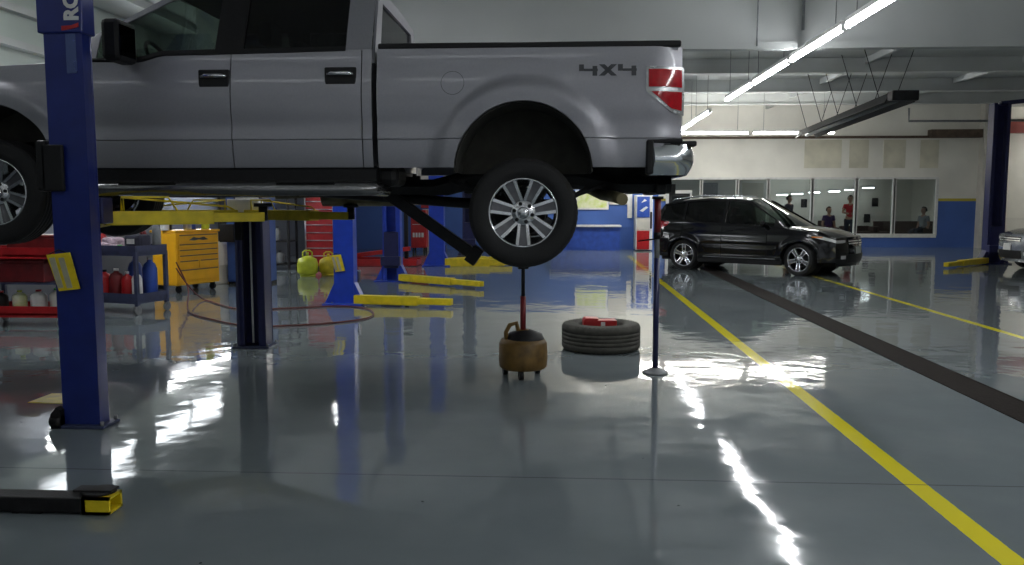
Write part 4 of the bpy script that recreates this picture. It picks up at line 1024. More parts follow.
def person(label, loc, rz, shirt, sit=False, arms='down', hair=None):
    t = thing('person', label, 'person', loc, rz)
    dz = 0 if not sit else -.42        # everything above the hips drops when seated
    H = lambda z: z+dz
    hip = (0, 0, H(.93), .12)
    spine = [hip, (0, .01, H(1.08), .125), (0, .01, H(1.28), .14), (0, 0, H(1.42), .10), (0, 0, H(1.50), .05), (0, -.01, H(1.56), .055), (0, -.02, H(1.63), .085), (0, -.01, H(1.70), .075)]
    ch = [spine]
    for s in (-1, 1):
        if arms == 'down': A = [(0, 0, H(1.42), .10), (s*.17, 0, H(1.42), .06), (s*.24, .01, H(1.16), .045), (s*.24, -.07, H(.94), .032)]
        else: A = [(0, 0, H(1.42), .10), (s*.17, 0, H(1.42), .06), (s*.25, -.02, H(1.17), .045), (s*.12, -.24, H(1.14), .032)]
        w = A[-1]; p = A[-2]; d = Vector(w[:3])-Vector(p[:3]); d.normalize()
        pal = Vector(w[:3])+d*.06; A.append((pal.x, pal.y, pal.z, .028)); ch.append(A)
        side = d.cross(Vector((s, .3, .2))).normalized()
        for k, ln in enumerate((.075, .085, .08, .065)):
            b = pal + side*((k-1.5)*.018); e = b + d*ln*.55; g = e + d*ln*.4 + Vector((-s*.015, -.01, 0))
            ch.append([(pal.x, pal.y, pal.z, .028), (b.x+d.x*.02, b.y+d.y*.02, b.z+d.z*.02, .010), (e.x, e.y, e.z, .009), (g.x, g.y, g.z, .007)])
        th = Vector(w[:3])+d*.02; tp = th + side*-.045 + d*.03
        ch.append([(pal.x, pal.y, pal.z, .028), (tp.x, tp.y, tp.z, .010), (tp.x+d.x*.03, tp.y+d.y*.03, tp.z+d.z*.03, .008)])
        if sit: L_ = [hip, (s*.10, -.03, .52, .095), (s*.13, -.45, .50, .06), (s*.13, -.46, .10, .042), (s*.13, -.58, .04, .035)]
        else: L_ = [hip, (s*.10, 0, .84, .095), (s*.11, -.01, .48, .062), (s*.12, .02, .10, .042), (s*.13, -.12, .035, .035)]
        ch.append(L_)
    skinned('body', ch, M['skin'], t)
    q = MB(); q.sphere((0, -.015, H(1.66)), .098, 18, 0, (.82, 1.0, 1.2)); q.sphere((0, -.115, H(1.645)), .016, 8, 0, (.8, 1, 1.3))
    for s in (-1, 1): q.sphere((s*.082, 0, H(1.65)), .022, 8, 0, (.4, .8, 1.3))
    hd = q.build('head', M['skin'], t)
    q = MB()
    for s in (-1, 1): q.sphere((s*.032, -.098, H(1.672)), .010, 8)
    q.box(-.022, .022, -.108, -.10, H(1.60), H(1.606)); q.build('eyes_and_mouth', M['hair'], hd)
    q = MB(); q.surf(lambda u, v: (.088*math.sin(v)*math.cos(u), .012+.106*math.sin(v)*math.sin(u)*1.0, H(1.672)+.122*math.cos(v)), lin(-.25, PI+.25, 15), lin(0, 1.9, 9)); q.surf(lambda u, v: (.088*math.sin(v)*math.cos(u), .0+.106*math.sin(v)*math.sin(u), H(1.680)+.120*math.cos(v)), lin(PI, 2*PI, 15), lin(0, .9, 6)); q.build('hair', hair or M['hair'], t, solid=.012, offset=1)
    sp = [(0, 0, H(.92), .135), (0, .01, H(1.08), .14), (0, .01, H(1.28), .155), (0, 0, H(1.42), .11), (0, 0, H(1.47), .075)]
    c2 = [sp]
    for s in (-1, 1): c2.append([(0, 0, H(1.42), .11), (s*.175, 0, H(1.42), .075), ((s*.225), .01, H(1.25), .062)])
    skinned('shirt', c2, shirt, t)
    c3 = []
    for s in (-1, 1):
        if sit: c3.append([(0, 0, H(.93), .135), (s*.10, -.03, .53, .11), (s*.13, -.45, .51, .075), (s*.13, -.46, .14, .055)])
        else: c3.append([(0, 0, H(.93), .135), (s*.10, 0, .84, .11), (s*.11, -.01, .48, .075), (s*.12, .02, .10, .058)])
    skinned('trousers', c3, M['trouser'], t)
    for s in (-1, 1):
        q = MB(); x, y = (s*.13, -.54) if sit else (s*.125, -.05)
        q.box(x-.045, x+.045, y-.16, y+.10, 0, .085, bev=.03); q.build('shoe', M['black_plastic'], t)
    return t
def xat(px, Y): return onY(px, 210, Y).x
person('person standing in a red shirt behind the office glass', (xat(850, 31.6), 31.6, 0), -.3, M['shirt_red'], arms='fold')
person('person in a dark shirt standing behind the crossover windshield', (xat(789, 32.2), 32.2, 0), .8, M['shirt_dark'])
person('person seated in a purple top left of the one in red', (xat(829, 32.2), 32.2, 0), .2, M['shirt_purple'], sit=True)
person('person seated in a grey shirt at the right end of the office window', (xat(924, 31.4), 31.4, 0), -1.2, M['shirt_grey'], sit=True)
def seat_(px, Y, label, w=.6, rz=0, name='armchair', cat='chair', back=.85):
    t = thing(name, label, cat, (xat(px, Y), Y, 0), rz)
    q = MB(); q.box(-w/2, w/2, -.30, .28, .16, .415, bev=.03); q.build('seat', M['sofa'], t)
    q = MB(); q.box(-w/2, w/2, .22, .38, .2, back, bev=.03); q.build('backrest', M['sofa'], t)
    for s in (-1, 1):
        q = MB(); q.box(s*w/2-.05, s*w/2+.05, -.30, .34, .16, .6, bev=.02); q.build('armrest', M['sofa'], t)
        for y in (-.24, .26):
            q = MB(); q.cyl((s*(w/2-.04), y, 0), (s*(w/2-.04), y, .17), .02, n=8); q.build('leg', M['dark_steel'], t)
    return t
seat_(829, 32.3, 'dark armchair under the person in the purple top')
seat_(925, 31.45, 'dark armchair under the person in the grey shirt', rz=-1.2)
seat_(899, 33.6, 'wide brown sofa against the rear wall of the office', 1.7, 0, 'sofa', 'sofa', .80)
seat_(858, 33.6, 'short brown bench sofa behind the person in red', 1.1, 0, 'sofa', 'sofa', .62)
for px, py, lb in ((804, 203, 'small black picture on the office rear wall beside the dark-shirted person'), (875, 202, 'small black frame on the office rear wall right of the red shirt'), (867, 218, 'dark wall phone low on the office rear wall')):
    p = onY(px, py, YF-2.52); q = MB(); q.box(p.x-.12, p.x+.12, YF-2.54, YF-2.505, p.z-.18, p.z+.16, bev=.01); tag(q.build('wall_picture' if py != 218 else 'wall_phone', M['black_plastic']), lb, 'picture' if py != 218 else 'phone')
# office inner doorway and panels behind the crossover
for x0, x1, lb, mm in ((742, 764, 'beige closed door at the rear of the office', M['cream']), (702, 718, 'grey cabinet at the rear of the office behind the crossover', M['grey_steel'])):
    a_ = onY(x0, 184, YF-2.6); b_ = onY(x1, 184, YF-2.6)
    t = thing('office_door' if mm is M['cream'] else 'cabinet', lb, 'door' if mm is M['cream'] else 'cabinet', ((a_.x+b_.x)/2, YF-2.56, 0)); w_ = (b_.x-a_.x)/2
    q = MB(); q.box(-w_, w_, -.04, .04, 0, a_.z+.05, bev=.01); q.build('leaf', mm, t)
    q = MB(); q.box(-w_-.07, -w_, -.06, .04, 0, a_.z+.12); q.box(w_, w_+.07, -.06, .04, 0, a_.z+.12); q.box(-w_, w_, -.06, .04, a_.z+.05, a_.z+.12); q.build('frame', M['white'], t)
    q = MB(); q.sphere((w_-.1, -.08, 1.0), .035, 10); q.build('knob', M['steel_bright'], t)
# dark glazed entry beside the office windows
p0 = onY(666, 192, YO-.06); p1 = onY(690, 192, YO-.06)
t = thing('entry_door', 'dark glazed entry door in a white frame behind the rear of the crossover', 'door', ((p0.x+p1.x)/2+.05, YO-.03, 0)); w_ = (p1.x-p0.x)/2-.05
q = MB(); q.box(-w_, w_, -.05, .0, .02, p0.z-.05); q.build('leaf', M['black_plastic'], t)
q = MB(); q.box(-w_-.10, -w_, -.08, .0, 0, p0.z); q.box(w_, w_+.06, -.08, .0, 0, p0.z); q.box(-w_-.1, w_+.06, -.10, 0, p0.z-.05, p0.z+.06); q.build('frame', M['white'], t)
q = MB(); q.box(-w_+.1, w_-.1, -.056, -.05, .3, p0.z-.15); q.build('glass', M['privacy_glass'], t)


# ================================================================== FAR LEFT WALL: counter, posters, vending machine
def quad(nm, x0, y0, x1, y1, Y, th, m, lb, cat, frame=None, below=False):
    p0 = onY(x0, y0, Y); p1 = onY(x1, y1, Y)
    t = thing(nm, lb, cat, ((p0.x+p1.x)/2, Y, p1.z)); w = (p1.x-p0.x)/2; h = p0.z-p1.z
    q = MB(); q.box(-w, w, -th, 0, 0, h, bev=min(.008, th*.3)); q.build('panel', m, t)
    if frame:
        q = MB(); e = .05
        q.box(-w-e, -w+.01, -th-.01, 0, -e, h+e); q.box(w-.01, w+e, -th-.01, 0, -e, h+e); q.box(-w, w, -th-.01, 0, -e, .01); q.box(-w, w, -th-.01, 0, h-.01, h+e); q.build('frame', frame, t)
    return t
quad('poster', 577, 192, 607, 208, YW-.02, .02, M['poster'], 'yellow-green poster in white frame above the blue counter', 'poster', M['white'])
quad('notice_board', 611, 183, 626, 203, YW-.02, .02, M['cream'], 'pale beige board on the blue wall right of the yellow-green poster', 'board', M['cream'])
quad('notice', 627.5, 193, 632, 218, YW-.03, .03, M['white'], 'narrow white notice left of the drinks machine', 'notice')
p0 = onY(576, 226, YW-.5); p1 = onY(620, 226, YW-.5)
t = thing('counter', 'blue service counter with thin white top against the far wall', 'counter', ((p0.x+p1.x)/2-.4, YW-.3, 0)); w_ = (p1.x-p0.x)/2+.4
q = MB(); q.box(-w_, w_, -.22, .28, 0, p0.z-.03); q.build('body', M['blue_sign'], t); q = MB(); q.box(-w_-.04, w_+.04, -.30, .29, p0.z-.03, p0.z+.03, bev=.008); q.build('worktop', M['white'], t)
p0 = onY(636, 195, YW-.7); p1 = onY(653, 195, YW-.7)
t = thing('vending_machine', 'drinks machine with blue upper front and red lower front by the far wall', 'vending machine', ((p0.x+p1.x)/2, YW-.4, 0)); w_ = (p1.x-p0.x)/2; h_ = p0.z
q = MB(); q.box(-w_, w_, -.32, .38, .03, h_, bev=.02); q.build('cabinet', M['white'], t)
q = MB(); q.box(-w_+.04, w_-.10, -.345, -.32, h_*.60, h_-.05, bev=.006); fp = q.build('blue_front', M['blue_sign'], t)
q = MB(); q.prism([(-.15, h_*.72), (.05, h_*.80), (.12, h_*.78), (-.05, h_*.70)], -.35, -.344, 'y'); q.prism([(-.1, h_*.86), (.0, h_*.93), (.08, h_*.90)], -.35, -.344, 'y'); q.build('white_splash', M['white'], fp)
q = MB(); q.box(-w_+.04, w_-.10, -.345, -.32, .05, h_*.36, bev=.006); q.build('red_front', M['red'], t)
q = MB(); q.box(-w_+.04, w_-.10, -.345, -.32, h_*.37, h_*.58, bev=.006); q.build('pale_front', M['cream'], t)
q = MB(); q.box(w_-.08, w_-.02, -.335, -.32, h_*.4, h_*.7); q.build('coin_slot', M['dark_steel'], t)
# things between the posts at far left
quad('wall_poster', 396, 186, 424, 205, YW-.02, .02, M['cream'], 'pale panel on the far wall left of the orange-red sign', 'panel')
quad('wall_sign', 421, 196, 436, 208, YW-.02, .03, M['red'], 'small orange-red sign on the blue far wall', 'sign')
quad('cabinet', 425, 209, 437, 251, YW-.55, .5, M['cream'], 'cream cabinet standing right of the red roll cart at the far wall', 'cabinet')
# red roll cart
def roll_cart(label, px0, px1, ybot, h, d, m, drawers=4, name='tool_cabinet', wht=False, rz=0.0):
    a_ = onZ(px0, ybot); b_ = onZ(px1, ybot); Yc = (a_.y+b_.y)/2
    t = thing(name, label, 'tool cabinet', ((a_.x+b_.x)/2, Yc+d/2, 0), rz); w = (b_.x-a_.x)/2
    q = MB(); q.box(-w, w, -d/2, d/2, .13, h, bev=.015); q.build('body', m, t)
    zz = h-.06
    hs = [.13]*drawers; tot = h-.22
    for k in range(drawers):
        hh = tot/drawers
        q = MB(); q.box(-w+.03, w-.03, -d/2-.018, -d/2, zz-hh+.012, zz, bev=.004); dr = q.build('drawer', m, t)
        q = MB(); q.box(-w+.06, w-.06, -d/2-.035, -d/2-.018, zz-.03, zz-.015); q.build('pull', M['steel_bright'], dr); zz -= hh
    for x in (-w+.06, w-.06):
        for y in (-d/2+.06, d/2-.06):
            q = MB(); q.cyl((x-.02, y, .055), (x+.02, y, .055), .055, n=16); q.box(x-.025, x+.025, y-.025, y+.025, .08, .14); q.build('caster', M['black_plastic'], t)
    return t
rc_ = roll_cart('red roll cart with white lettering by the far blue wall', 411, 426, 252, 1.30, .5, M['red'], 3)
q = MB()
for k, (x0, x1) in enumerate(((-.17, -.11), (-.08, -.02), (.01, .07), (.10, .17))): q.box(x0, x1, -.275, -.270, .46, .60)
q.build('white_lettering', M['white'], rc_)
# red tyre-service arm frame on the floor (far left)
p = onZ(375, 268)
t = thing('wheel_ramp', 'low red ramp frame with upright post at far left between the blue lift posts', 'ramp', (p.x, p.y+.8, 0))
q = MB(); q.beam((-1.1, -.5, .10), (.9, -.2, .10), .10, .16); q.beam((-1.1, .5, .10), (.9, .3, .10), .10, .16); q.beam((-1.0, 0, .20), (.7, 0, .42), .12, .10); q.box(-1.1, -.9, -.5, .5, .02, .14); q.box(.7, .9, -.3, .4, .02, .14); q.build('base_frame', M['red'], t)
q = MB(); q.beam((-.95, .1, .1), (-.95, .1, 2.1), .18, .18); q.build('upright', M['red'], t); q = MB(); q.beam((.55, .3, .1), (.55, .3, 1.55), .09, .09); q.box(.40, .70, .22, .38, 1.3, 1.7, bev=.02); q.build('gauge_post', M['black_plastic'], t)
for px_, lb in ((331, 'red upright steel rack frame left of the ramp'),):
    pass
# red ladder rack and dark shelves
def shelf(label, x, y, w, d, h, n, m, rz=0):
    t = thing('shelf_rack', label, 'shelf', (x, y, 0), rz)
    for a in (-1, 1):
        for b in (-1, 1):
            q = MB(); q.box(a*w/2-.025, a*w/2+.025, b*d/2-.025, b*d/2+.025, 0, h); q.build('upright', m, t)
    for k in range(n):
        z = .12+k*(h-.16)/(n-1); q = MB(); q.box(-w/2, w/2, -d/2, d/2, z-.02, z+.015); q.build('shelf_board', m, t)
    return t
def jug(nm, lb, cat, loc, r, h, m, cap=None, grp=None, n=16, rz=0):
    t = thing(nm, lb, cat, loc, rz, grp)
    q = MB(); q.lathe([(.0001, 0), (r*.92, 0), (r, h*.06), (r, h*.70), (r*.75, h*.82), (r*.32, h*.88), (r*.3, h*.94), (.0001, h*.94)], n=n); q.build('body', m, t)
    q = MB(); q.cyl((0, 0, h*.92), (0, 0, h), r*.34, n=12); q.build('cap', cap or M['black_plastic'], t)
    return t
def boxed(nm, lb, cat, loc, w, d, h, m, lid=None, rz=0, grp=None):
    t = thing(nm, lb, cat, loc, rz, grp)
    q = MB(); q.box(-w/2, w/2, -d/2, d/2, 0, h*.85, bev=.01); q.build('body', m, t)
    q = MB(); q.box(-w/2-.01, w/2+.01, -d/2-.01, d/2+.01, h*.85, h, bev=.008); q.build('lid', lid or m, t)
    return t
sh = shelf('dark steel shelf rack crowded with parts beyond the navy post', -7.02, 19.2, 1.6, .6, 1.75, 4, M['dark_steel'])
cols = [('red', M['dark_red']), ('black', M['black_plastic']), ('white', M['white']), ('grey', M['grey_steel']), ('blue', M['navy_steel'])]
zsh = [.12+k*(1.59)/3+.015 for k in range(4)]
rr = random.Random(3)
used = {}
for k, z in enumerate(zsh[:4]):
    x = -7.02-.74
    while x < -7.02+.56:
        w = rr.choice((.16, .2, .26)); cn, cm = rr.choice(cols)
        shn = ('bottom', 'second', 'third', 'top')[k]
        lb = '%s box on the %s shelf of the dark rack beyond the navy post' % (cn, shn)
        if rr.random() < .55: boxed('parts_box', lb, 'box', (x+w/2, 19.15, z+.001), w*.92, .32, rr.uniform(.16, .34), cm, grp=lb + 's')
        else:
            lb = lb.replace('box', 'bottle'); jug('bottle', lb, 'bottle', (x+w/2, 19.10, z+.001), w*.38, rr.uniform(.2, .34), cm, grp=lb + 's')
        x += w+.02
# red cabinet with pale ladder bars
pa_ = onZ(308, 268)
t = thing('ladder_rack', 'red cabinet with pale horizontal bars behind the lime gas tanks', 'rack', (-5.55, 19.3, 0))
q = MB(); q.box(-.42, .32, .02, .40, .05, 1.75, bev=.02); q.build('cabinet', M['red'], t)
q = MB(); q.tube([(-.38, -.05, 0), (-.38, -.05, 1.7)], .02, 6); q.tube([(.28, -.05, 0), (.28, -.05, 1.7)], .02, 6)
for k in range(8): q.tube([(-.38, -.05, .3+k*.18), (.28, -.05, .3+k*.18)], .014, 6)
q.build('bars', M['steel_bright'], t)
# lime tanks
for k, (px, py, s) in enumerate(((305, 277, 1.0), (326, 276, .92))):
    p = onZ(px, py); m_ = M['lime'] if k == 0 else M['yellow_dull']
    t = thing('gas_tank', ('bright lime portable tank with handle, left of two on the floor', 'duller olive portable tank with handle, right of two on the floor')[k], 'tank', (p.x, p.y+.2, 0))
    q = MB(); q.lathe([(.0001, .03), (.15*s, .03), (.21*s, .08), (.215*s, .26*s), (.19*s, .36*s), (.10*s, .41*s), (.05*s, .43*s), (.0001, .43*s)], n=24); q.build('tank_body', m_, t)
    q = MB(); q.lathe([(.14*s, 0), (.16*s, 0), (.16*s, .05), (.14*s, .05)], n=20, closed=True); q.build('foot_ring', m_, t)
    q = MB(); q.tube([(-.10*s, 0, .40*s), (-.10*s, 0, .50*s), (-.05*s, 0, .54*s), (.05*s, 0, .54*s), (.10*s, 0, .50*s), (.10*s, 0, .40*s)], .016, 8); q.cyl((0, 0, .42*s), (0, 0, .50*s), .03); q.build('collar_handle', m_, t)
# blue locker between chest and navy post
p = onZ(262, 285)
t = thing('locker', 'tall blue steel locker between the yellow tool chest and the navy post', 'locker', (p.x-.25, p.y+.3, 0))
q = MB(); q.box(-.42, .35, -.25, .25, .05, 1.75, bev=.01); q.build('body', M['blue_sign'] if False else mat('locker_blue', (.03, .09, .32), .45, 0, .12, 5), t)
for x in (-.40, -.02):
    q = MB(); q.box(x, x+.35, -.265, -.25, .08, 1.70, bev=.004); d_ = q.build('door', t.children[0].data.materials[0], t)
    q = MB(); q.box(x+.28, x+.30, -.285, -.265, .85, 1.0); q.build('handle', M['steel_bright'], d_)
q = MB(); q.box(-.42, .35, -.22, .22, 0, .05); q.build('plinth', M['dark_steel'], t)
quad('wall_box', 221, 224, 236, 242, p.y-.02, .10, M['black_plastic'], 'black control box hanging on the blue locker', 'box')
# yellow tool chest, front turned to the aisle
pa_ = onZ(178, 294); pb_ = onZ(217, 289); dv = pb_-pa_; ang = math.atan2(dv.y, dv.x); wl = .98
t = thing('tool_chest', 'yellow rolling tool chest with drawers behind the dark cart', 'tool chest', (pa_.x+math.cos(ang)*wl/2-math.sin(ang)*.28, pa_.y+math.sin(ang)*wl/2+math.cos(ang)*.28, 0), ang)
q = MB(); q.box(-wl/2, wl/2, -.28, .28, .13, 1.03, bev=.02); q.box(-wl/2-.02, wl/2+.02, -.30, .30, 1.03, 1.07, bev=.01); q.build('body', M['chest_yellow'], t)
zz = 1.00
for hh, n_ in ((.16, 1), (.095, 1), (.095, 1), (.095, 1), (.15, 2), (.20, 1)):
    for j in range(n_):
        ww = (wl-.06)/n_; x0 = -wl/2+.03+j*ww
        q = MB(); q.box(x0+.005, x0+ww-.005, -.298, -.28, zz-hh+.010, zz, bev=.004); dr = q.build('drawer', M['chest_yellow'], t)
        q = MB(); q.box(x0+.03, x0+ww-.03, -.306, -.298, zz-.022, zz-.006); q.build('pull', M['decal'], dr)
    zz -= hh
q = MB(); q.prism([(-.22, .90), (-.12, .95), (.0, .93), (.12, .95), (.22, .90), (.1, .89), (0, .905), (-.1, .89)], -.303, -.298, 'y'); q.build('badge', M['decal'], t)
for x in (-wl/2+.1, wl/2-.1):
    for y in (-.2, .2):
        q = MB(); q.cyl((x-.02, y, .06), (x+.02, y, .06), .06, n=16); q.box(x-.03, x+.03, y-.03, y+.03, .09, .14); q.build('caster', M['black_plastic'], t)
ct = t
def on_chest(u, v, z=1.071): return (t.location.x+math.cos(ang)*u-math.sin(ang)*v, t.location.y+math.sin(ang)*u+math.cos(ang)*v, z)
for k, (u, v, nm, c_) in enumerate(((-.50, -.05, 'white spray bottle at the near corner of the yellow tool chest', M['white']), (-.30, .1, 'black bottle near the left end of the yellow tool chest', M['black_plastic']), (-.05, -.1, 'silver can at the middle of the yellow tool chest', M['steel_bright']), (.2, .05, 'blue jug toward the far end of the yellow tool chest', M['blue_sign']), (.42, -.05, 'pale green bottle at the far end of the yellow tool chest', M['lime']))):
    jug('bottle', nm, 'bottle', on_chest(u, v), .07, .26+.03*(k % 3), c_, M['white'] if k % 2 else M['red'])
# red tool cart at the left edge
p = onZ(30, 328); X0, Y0 = p.x, p.y
def cart(label, x, y, w, d, zt, zb, frame, tray, rz=0.0):
    t = thing('tool_cart', label, 'tool cart', (x, y, 0), rz)
    for a in (-1, 1):
        for b in (-1, 1):
            q = MB(); q.box(a*w/2-.025, a*w/2+.025, b*d/2-.025, b*d/2+.025, .12, zt); q.build('leg', frame, t)
            q = MB(); q.cyl((a*w/2-.018, b*d/2, .06), (a*w/2+.018, b*d/2, .06), .06, n=18); q.box(a*w/2-.03, a*w/2+.03, b*d/2-.02, b*d/2+.02, .08, .13); q.build('caster', M['grey_steel'], t)
    for z, nm in ((zt, 'top_tray'), (zb, 'lower_tray')):
        q = MB(); q.box(-w/2-.02, w/2+.02, -d/2-.02, d/2+.02, z-.02, z)
        for s in (-1, 1):
            q.box(-w/2-.02, w/2+.02, min(s*(d/2+.005), s*(d/2+.02)), max(s*(d/2+.005), s*(d/2+.02)), z-.05, z+.09); q.box(min(s*(w/2+.005), s*(w/2+.02)), max(s*(w/2+.005), s*(w/2+.02)), -d/2, d/2, z-.05, z+.09)
        q.build(nm, tray, t)
    return t
cx_, cy_ = -6.72, 10.25
rcart = cart('red two-tray tool cart with bottles at the left edge', cx_, cy_, 1.05, .5, .90, .17, M['navy_steel'], M['red'])
for k, (dx, c_, lb, r, h, cp) in enumerate(((-.10, M['poster'], 'white and yellow can on the lower tray of the red cart', .085, .27, M['lime']), (.15, M['white'], 'white jug with red top on the lower tray of the red cart', .10, .28, M['red']), (.38, M['cream'], 'pale can with green cap at right on the lower tray of the red cart', .08, .30, M['green']), (-.34, M['black_plastic'], 'black bottle at left on the lower tray of the red cart', .08, .26, M['red']))):
    jug('bottle', lb, 'bottle', (cx_+dx, cy_-.08, .171), r, h, c_, cp)
boxed('tool_box', 'dark red toolbox between the trays of the red cart', 'toolbox', (cx_-.02, cy_, .55), .62, .34, .28, M['dark_red'])
q = MB(); q.box(-.55, .55, -.24, .24, .53, .549); q.build('middle_shelf', M['navy_steel'], rcart)
boxed('tool_box', 'red toolbox on top of the red cart under the front wheel', 'toolbox', (cx_+.12, cy_+.05, .901), .66, .34, .24, M['dark_red'], M['dark_red'])
t = thing('spray_gun', 'small brass-coloured air tool lying on the red cart toolbox', 'air tool', (cx_-.05, cy_-.05, 1.15), .3)
q = MB(); q.cyl((-.12, 0, .03), (.10, 0, .05), .022, n=10); q.build('barrel', M['yellow_dull'], t); q = MB(); q.beam((.09, 0, .055), (.13, 0, .005), .03, .035); q.build('grip', M['steel_bright'], t)
# dark roll-around cart with clutter behind the near post
rzc = -.28; wc, dc, zt_c, zb_c = 1.25, .56, .86, .20
fr_ = onZ(138, 315); ex = Vector((math.cos(rzc), math.sin(rzc), 0)); ey = Vector((-math.sin(rzc), math.cos(rzc), 0))
cc = fr_ - ex*wc/2 + ey*dc/2
cart('dark blue-grey two-shelf cart crowded with supplies behind the nearest post', cc.x, cc.y, wc, dc, zt_c, zb_c, M['navy_steel'], M['navy_steel'], rzc)
def oc(u, v, z): p = cc+ex*u+ey*v; return (p.x, p.y, z+.001)
t = thing('rag_pile', 'pile of pinkish white shop rags on the dark cart', 'rags', oc(.06, -.06, zt_c), rzc)
q = MB(); rr = random.Random(5)
for k in range(16): q.sphere((rr.uniform(-.12, .12), rr.uniform(-.07, .07), .06+rr.uniform(0, .10)), .075, 10, 0, (rr.uniform(.8, 1.5), rr.uniform(.7, 1.2), rr.uniform(.5, .8)))
q.build('rags', M['rag'], t)
for (lb, u, v, r, h, c_, cp) in (('dark red bottle standing beside the rags on the dark cart', .36, .16, .05, .34, M['dark_red'], M['black_plastic']), ('white bottle behind the rags on the dark cart top', .12, .21, .05, .38, M['white'], M['blue_sign']), ('grey bottle behind the black bag on the dark cart top', .56, .20, .06, .42, M['grey_steel'], M['white']), ('red can left of the rags on the dark cart top', -.30, .08, .06, .26, M['red'], M['white']), ('lime bottle far left on the dark cart top', -.46, .05, .06, .30, M['lime'], M['black_plastic'])):
    jug('bottle', lb, 'bottle', oc(u, v, zt_c), r, h, c_, cp)
t = thing('tool_bag', 'black tool bag with white label at the right end of the dark cart', 'bag', oc(.42, -.06, zt_c), rzc)
q = MB(); q.box(-.10, .19, -.12, .12, 0, .24, bev=.05); bg = q.build('bag_body', M['shirt_dark'], t); q = MB(); q.box(-.03, .10, -.126, -.119, .11, .18); q.build('white_label', M['white'], bg)
q = MB(); q.tube([(-.04, 0, .22), (-.02, 0, .33), (.10, 0, .33), (.13, 0, .22)], .014, 8); q.build('strap', M['dark_red'], t)
t = thing('cap', 'green soft cap lying on the front edge of the dark cart', 'cap', oc(.27, -.19, zt_c+.001), rzc)
q = MB(); q.lathe([(.05, 0), (.055, .05), (.045, .08), (.025, .095), (.0001, .10)], n=20); q.build('crown', M['green'], t); q = MB(); q.prism([(-.045, -.02), (.045, -.02), (.035, -.075), (-.035, -.075)], 0.0, .01, 'z'); q.build('peak', M['green'], t)
for (lb, u, r, h, c_, cp) in (('white bottle at the left of the lower cart shelf', -.46, .08, .34, M['white'], M['black_plastic']), ('black bottle on the lower cart shelf beside the left white bottle', -.28, .07, .36, M['black_plastic'], M['red']), ('large red jug on the lower cart shelf, nearest the blue post', -.08, .11, .40, M['red'], M['black_plastic']), ('dark red jug on the lower cart shelf', .14, .10, .42, M['dark_red'], M['white']), ('bright red bottle on the lower cart shelf, right of the dark red jug', .33, .08, .38, M['red'], M['white']), ('white bottle with red top near the right end of the lower cart shelf', .50, .07, .40, M['white'], M['red'])):
    jug('bottle', lb, 'bottle', oc(u, -.14, zb_c), r, h, c_, cp)
for lb, u in (('tall blue jug at the back of the lower cart shelf, left of two', .22), ('tall blue jug at the back of the lower cart shelf, right of two', .48)):
    jug('bottle', lb, 'bottle', oc(u, .13, zb_c), .10, .58, M['blue_sign'], M['white'])
p = onZ(222, 284)
t = thing('drum', 'cream plastic drum standing right of the yellow tool chest', 'drum', (p.x-.03, p.y+.12, 0))
q = MB(); q.lathe([(.0001, 0), (.16, 0), (.17, .03), (.17, .35), (.178, .36), (.17, .38), (.17, .74), (.15, .80), (.0001, .80)], n=28); q.build('barrel', M['cream'], t); q = MB(); q.cyl((.08, 0, .79), (.08, 0, .84), .03); q.build('cap', M['white'], t)
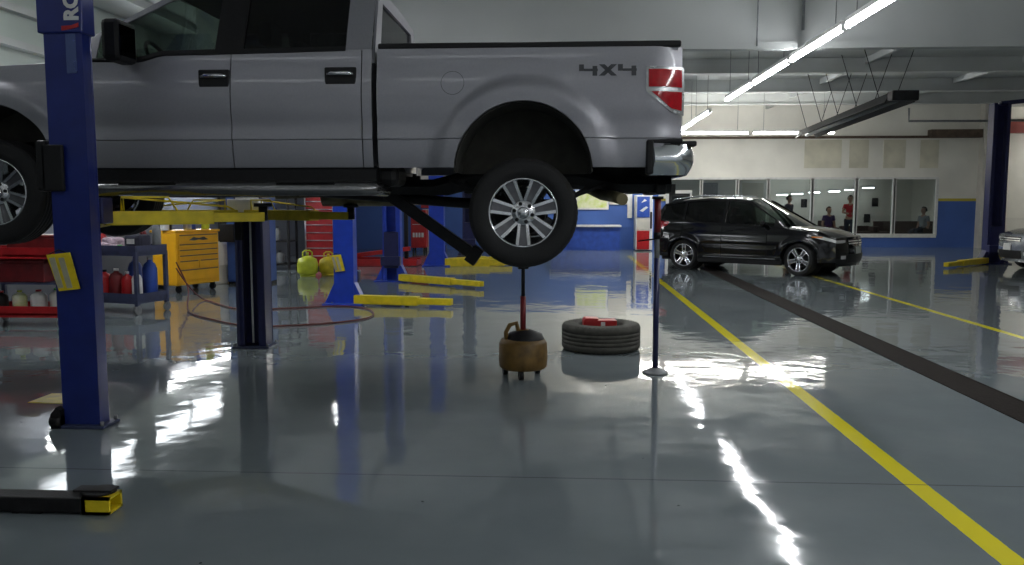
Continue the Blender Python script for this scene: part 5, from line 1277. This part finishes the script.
# air hose on the floor
pts_px = [(176, 262, .45), (188, 288, .25), (189, 312, .012), (215, 320, .012), (250, 326, .012), (300, 325, .012), (350, 321, .012), (372, 316, .012), (368, 309, .012), (340, 306, .012), (290, 308, .012), (240, 309, .012), (205, 300, .012), (188, 285, .1), (176, 268, .40)]
def smooth_path(P, n=6):
    out = []
    for i in range(len(P)-1):
        p0 = P[max(i-1, 0)]; p1 = P[i]; p2 = P[i+1]; p3 = P[min(i+2, len(P)-1)]
        for k in range(n):
            t_ = k/n; out.append(.5*((2*p1)+(p2-p0)*t_+(2*p0-5*p1+4*p2-p3)*t_*t_+(3*p1-p0-3*p2+p3)*t_**3))
    out.append(P[-1]); return [Vector((p.x, p.y, max(.012, p.z))) for p in out]
P = []
for (px, py, z) in pts_px:
    p = onZ(px, py, z) if z < .05 else onY(px, py, 12.9); p.z = max(p.z, .012); P.append(p)
q = MB(); q.tube(smooth_path(P), .011, 8); tag(q.build('air_hose', M['hose_red']), 'long dark red air hose looped across the floor round the navy post', 'hose')
# waste-oil funnel stand at right edge
p = onZ(1019, 262)
t = thing('waste_oil_funnel', 'red waste oil funnel on a stand behind the grey car', 'oil drainer', (11.9, 21.4, 0))
q = MB(); q.lathe([(.02, 1.02), (.06, 1.10), (.30, 1.25), (.34, 1.34), (.32, 1.34), (.28, 1.27), (.04, 1.13)], n=28, closed=True); q.build('funnel', M['red'], t)
q = MB(); q.cyl((0, 0, .5), (0, 0, 1.08), .03); q.build('riser', M['steel_bright'], t); q = MB(); q.lathe([(.0001, .08), (.24, .08), (.26, .12), (.26, .48), (.20, .54), (.0001, .55)], n=24); q.build('tank', M['red'], t)
for a in (.3, 2.4, 4.5):
    q = MB(); q.cyl((.18*math.cos(a)-.015, .18*math.sin(a), .04), (.18*math.cos(a)+.015, .18*math.sin(a), .04), .04, n=14); q.cyl((.18*math.cos(a), .18*math.sin(a), .05), (.18*math.cos(a), .18*math.sin(a), .09), .012); q.build('caster', M['black_plastic'], t)
# yellow floor marking plate by the near post
a_ = [onZ(*p_) for p_ in ((28, 403), (52, 394), (66, 394), (64, 404))]
q = MB(); q.prism([(p.x, p.y) for p in a_], .001, .006, 'z'); tag(q.build('floor_marker', M['yellow_dull']), 'flat yellow marker plate on the floor left of the nearest post', 'floor marker')

# ================================================================== WORLD AND COLOUR MANAGEMENT
w = bpy.data.worlds.new('world'); sc.world = w; w.use_nodes = True
w.node_tree.nodes['Background'].inputs[0].default_value = (.6, .7, .8, 1); w.node_tree.nodes['Background'].inputs[1].default_value = .3
sc.view_settings.view_transform = 'Standard'; sc.view_settings.look = 'None'; sc.view_settings.gamma = 1; sc.view_settings.use_curve_mapping = False
sc.view_settings.exposure = .32
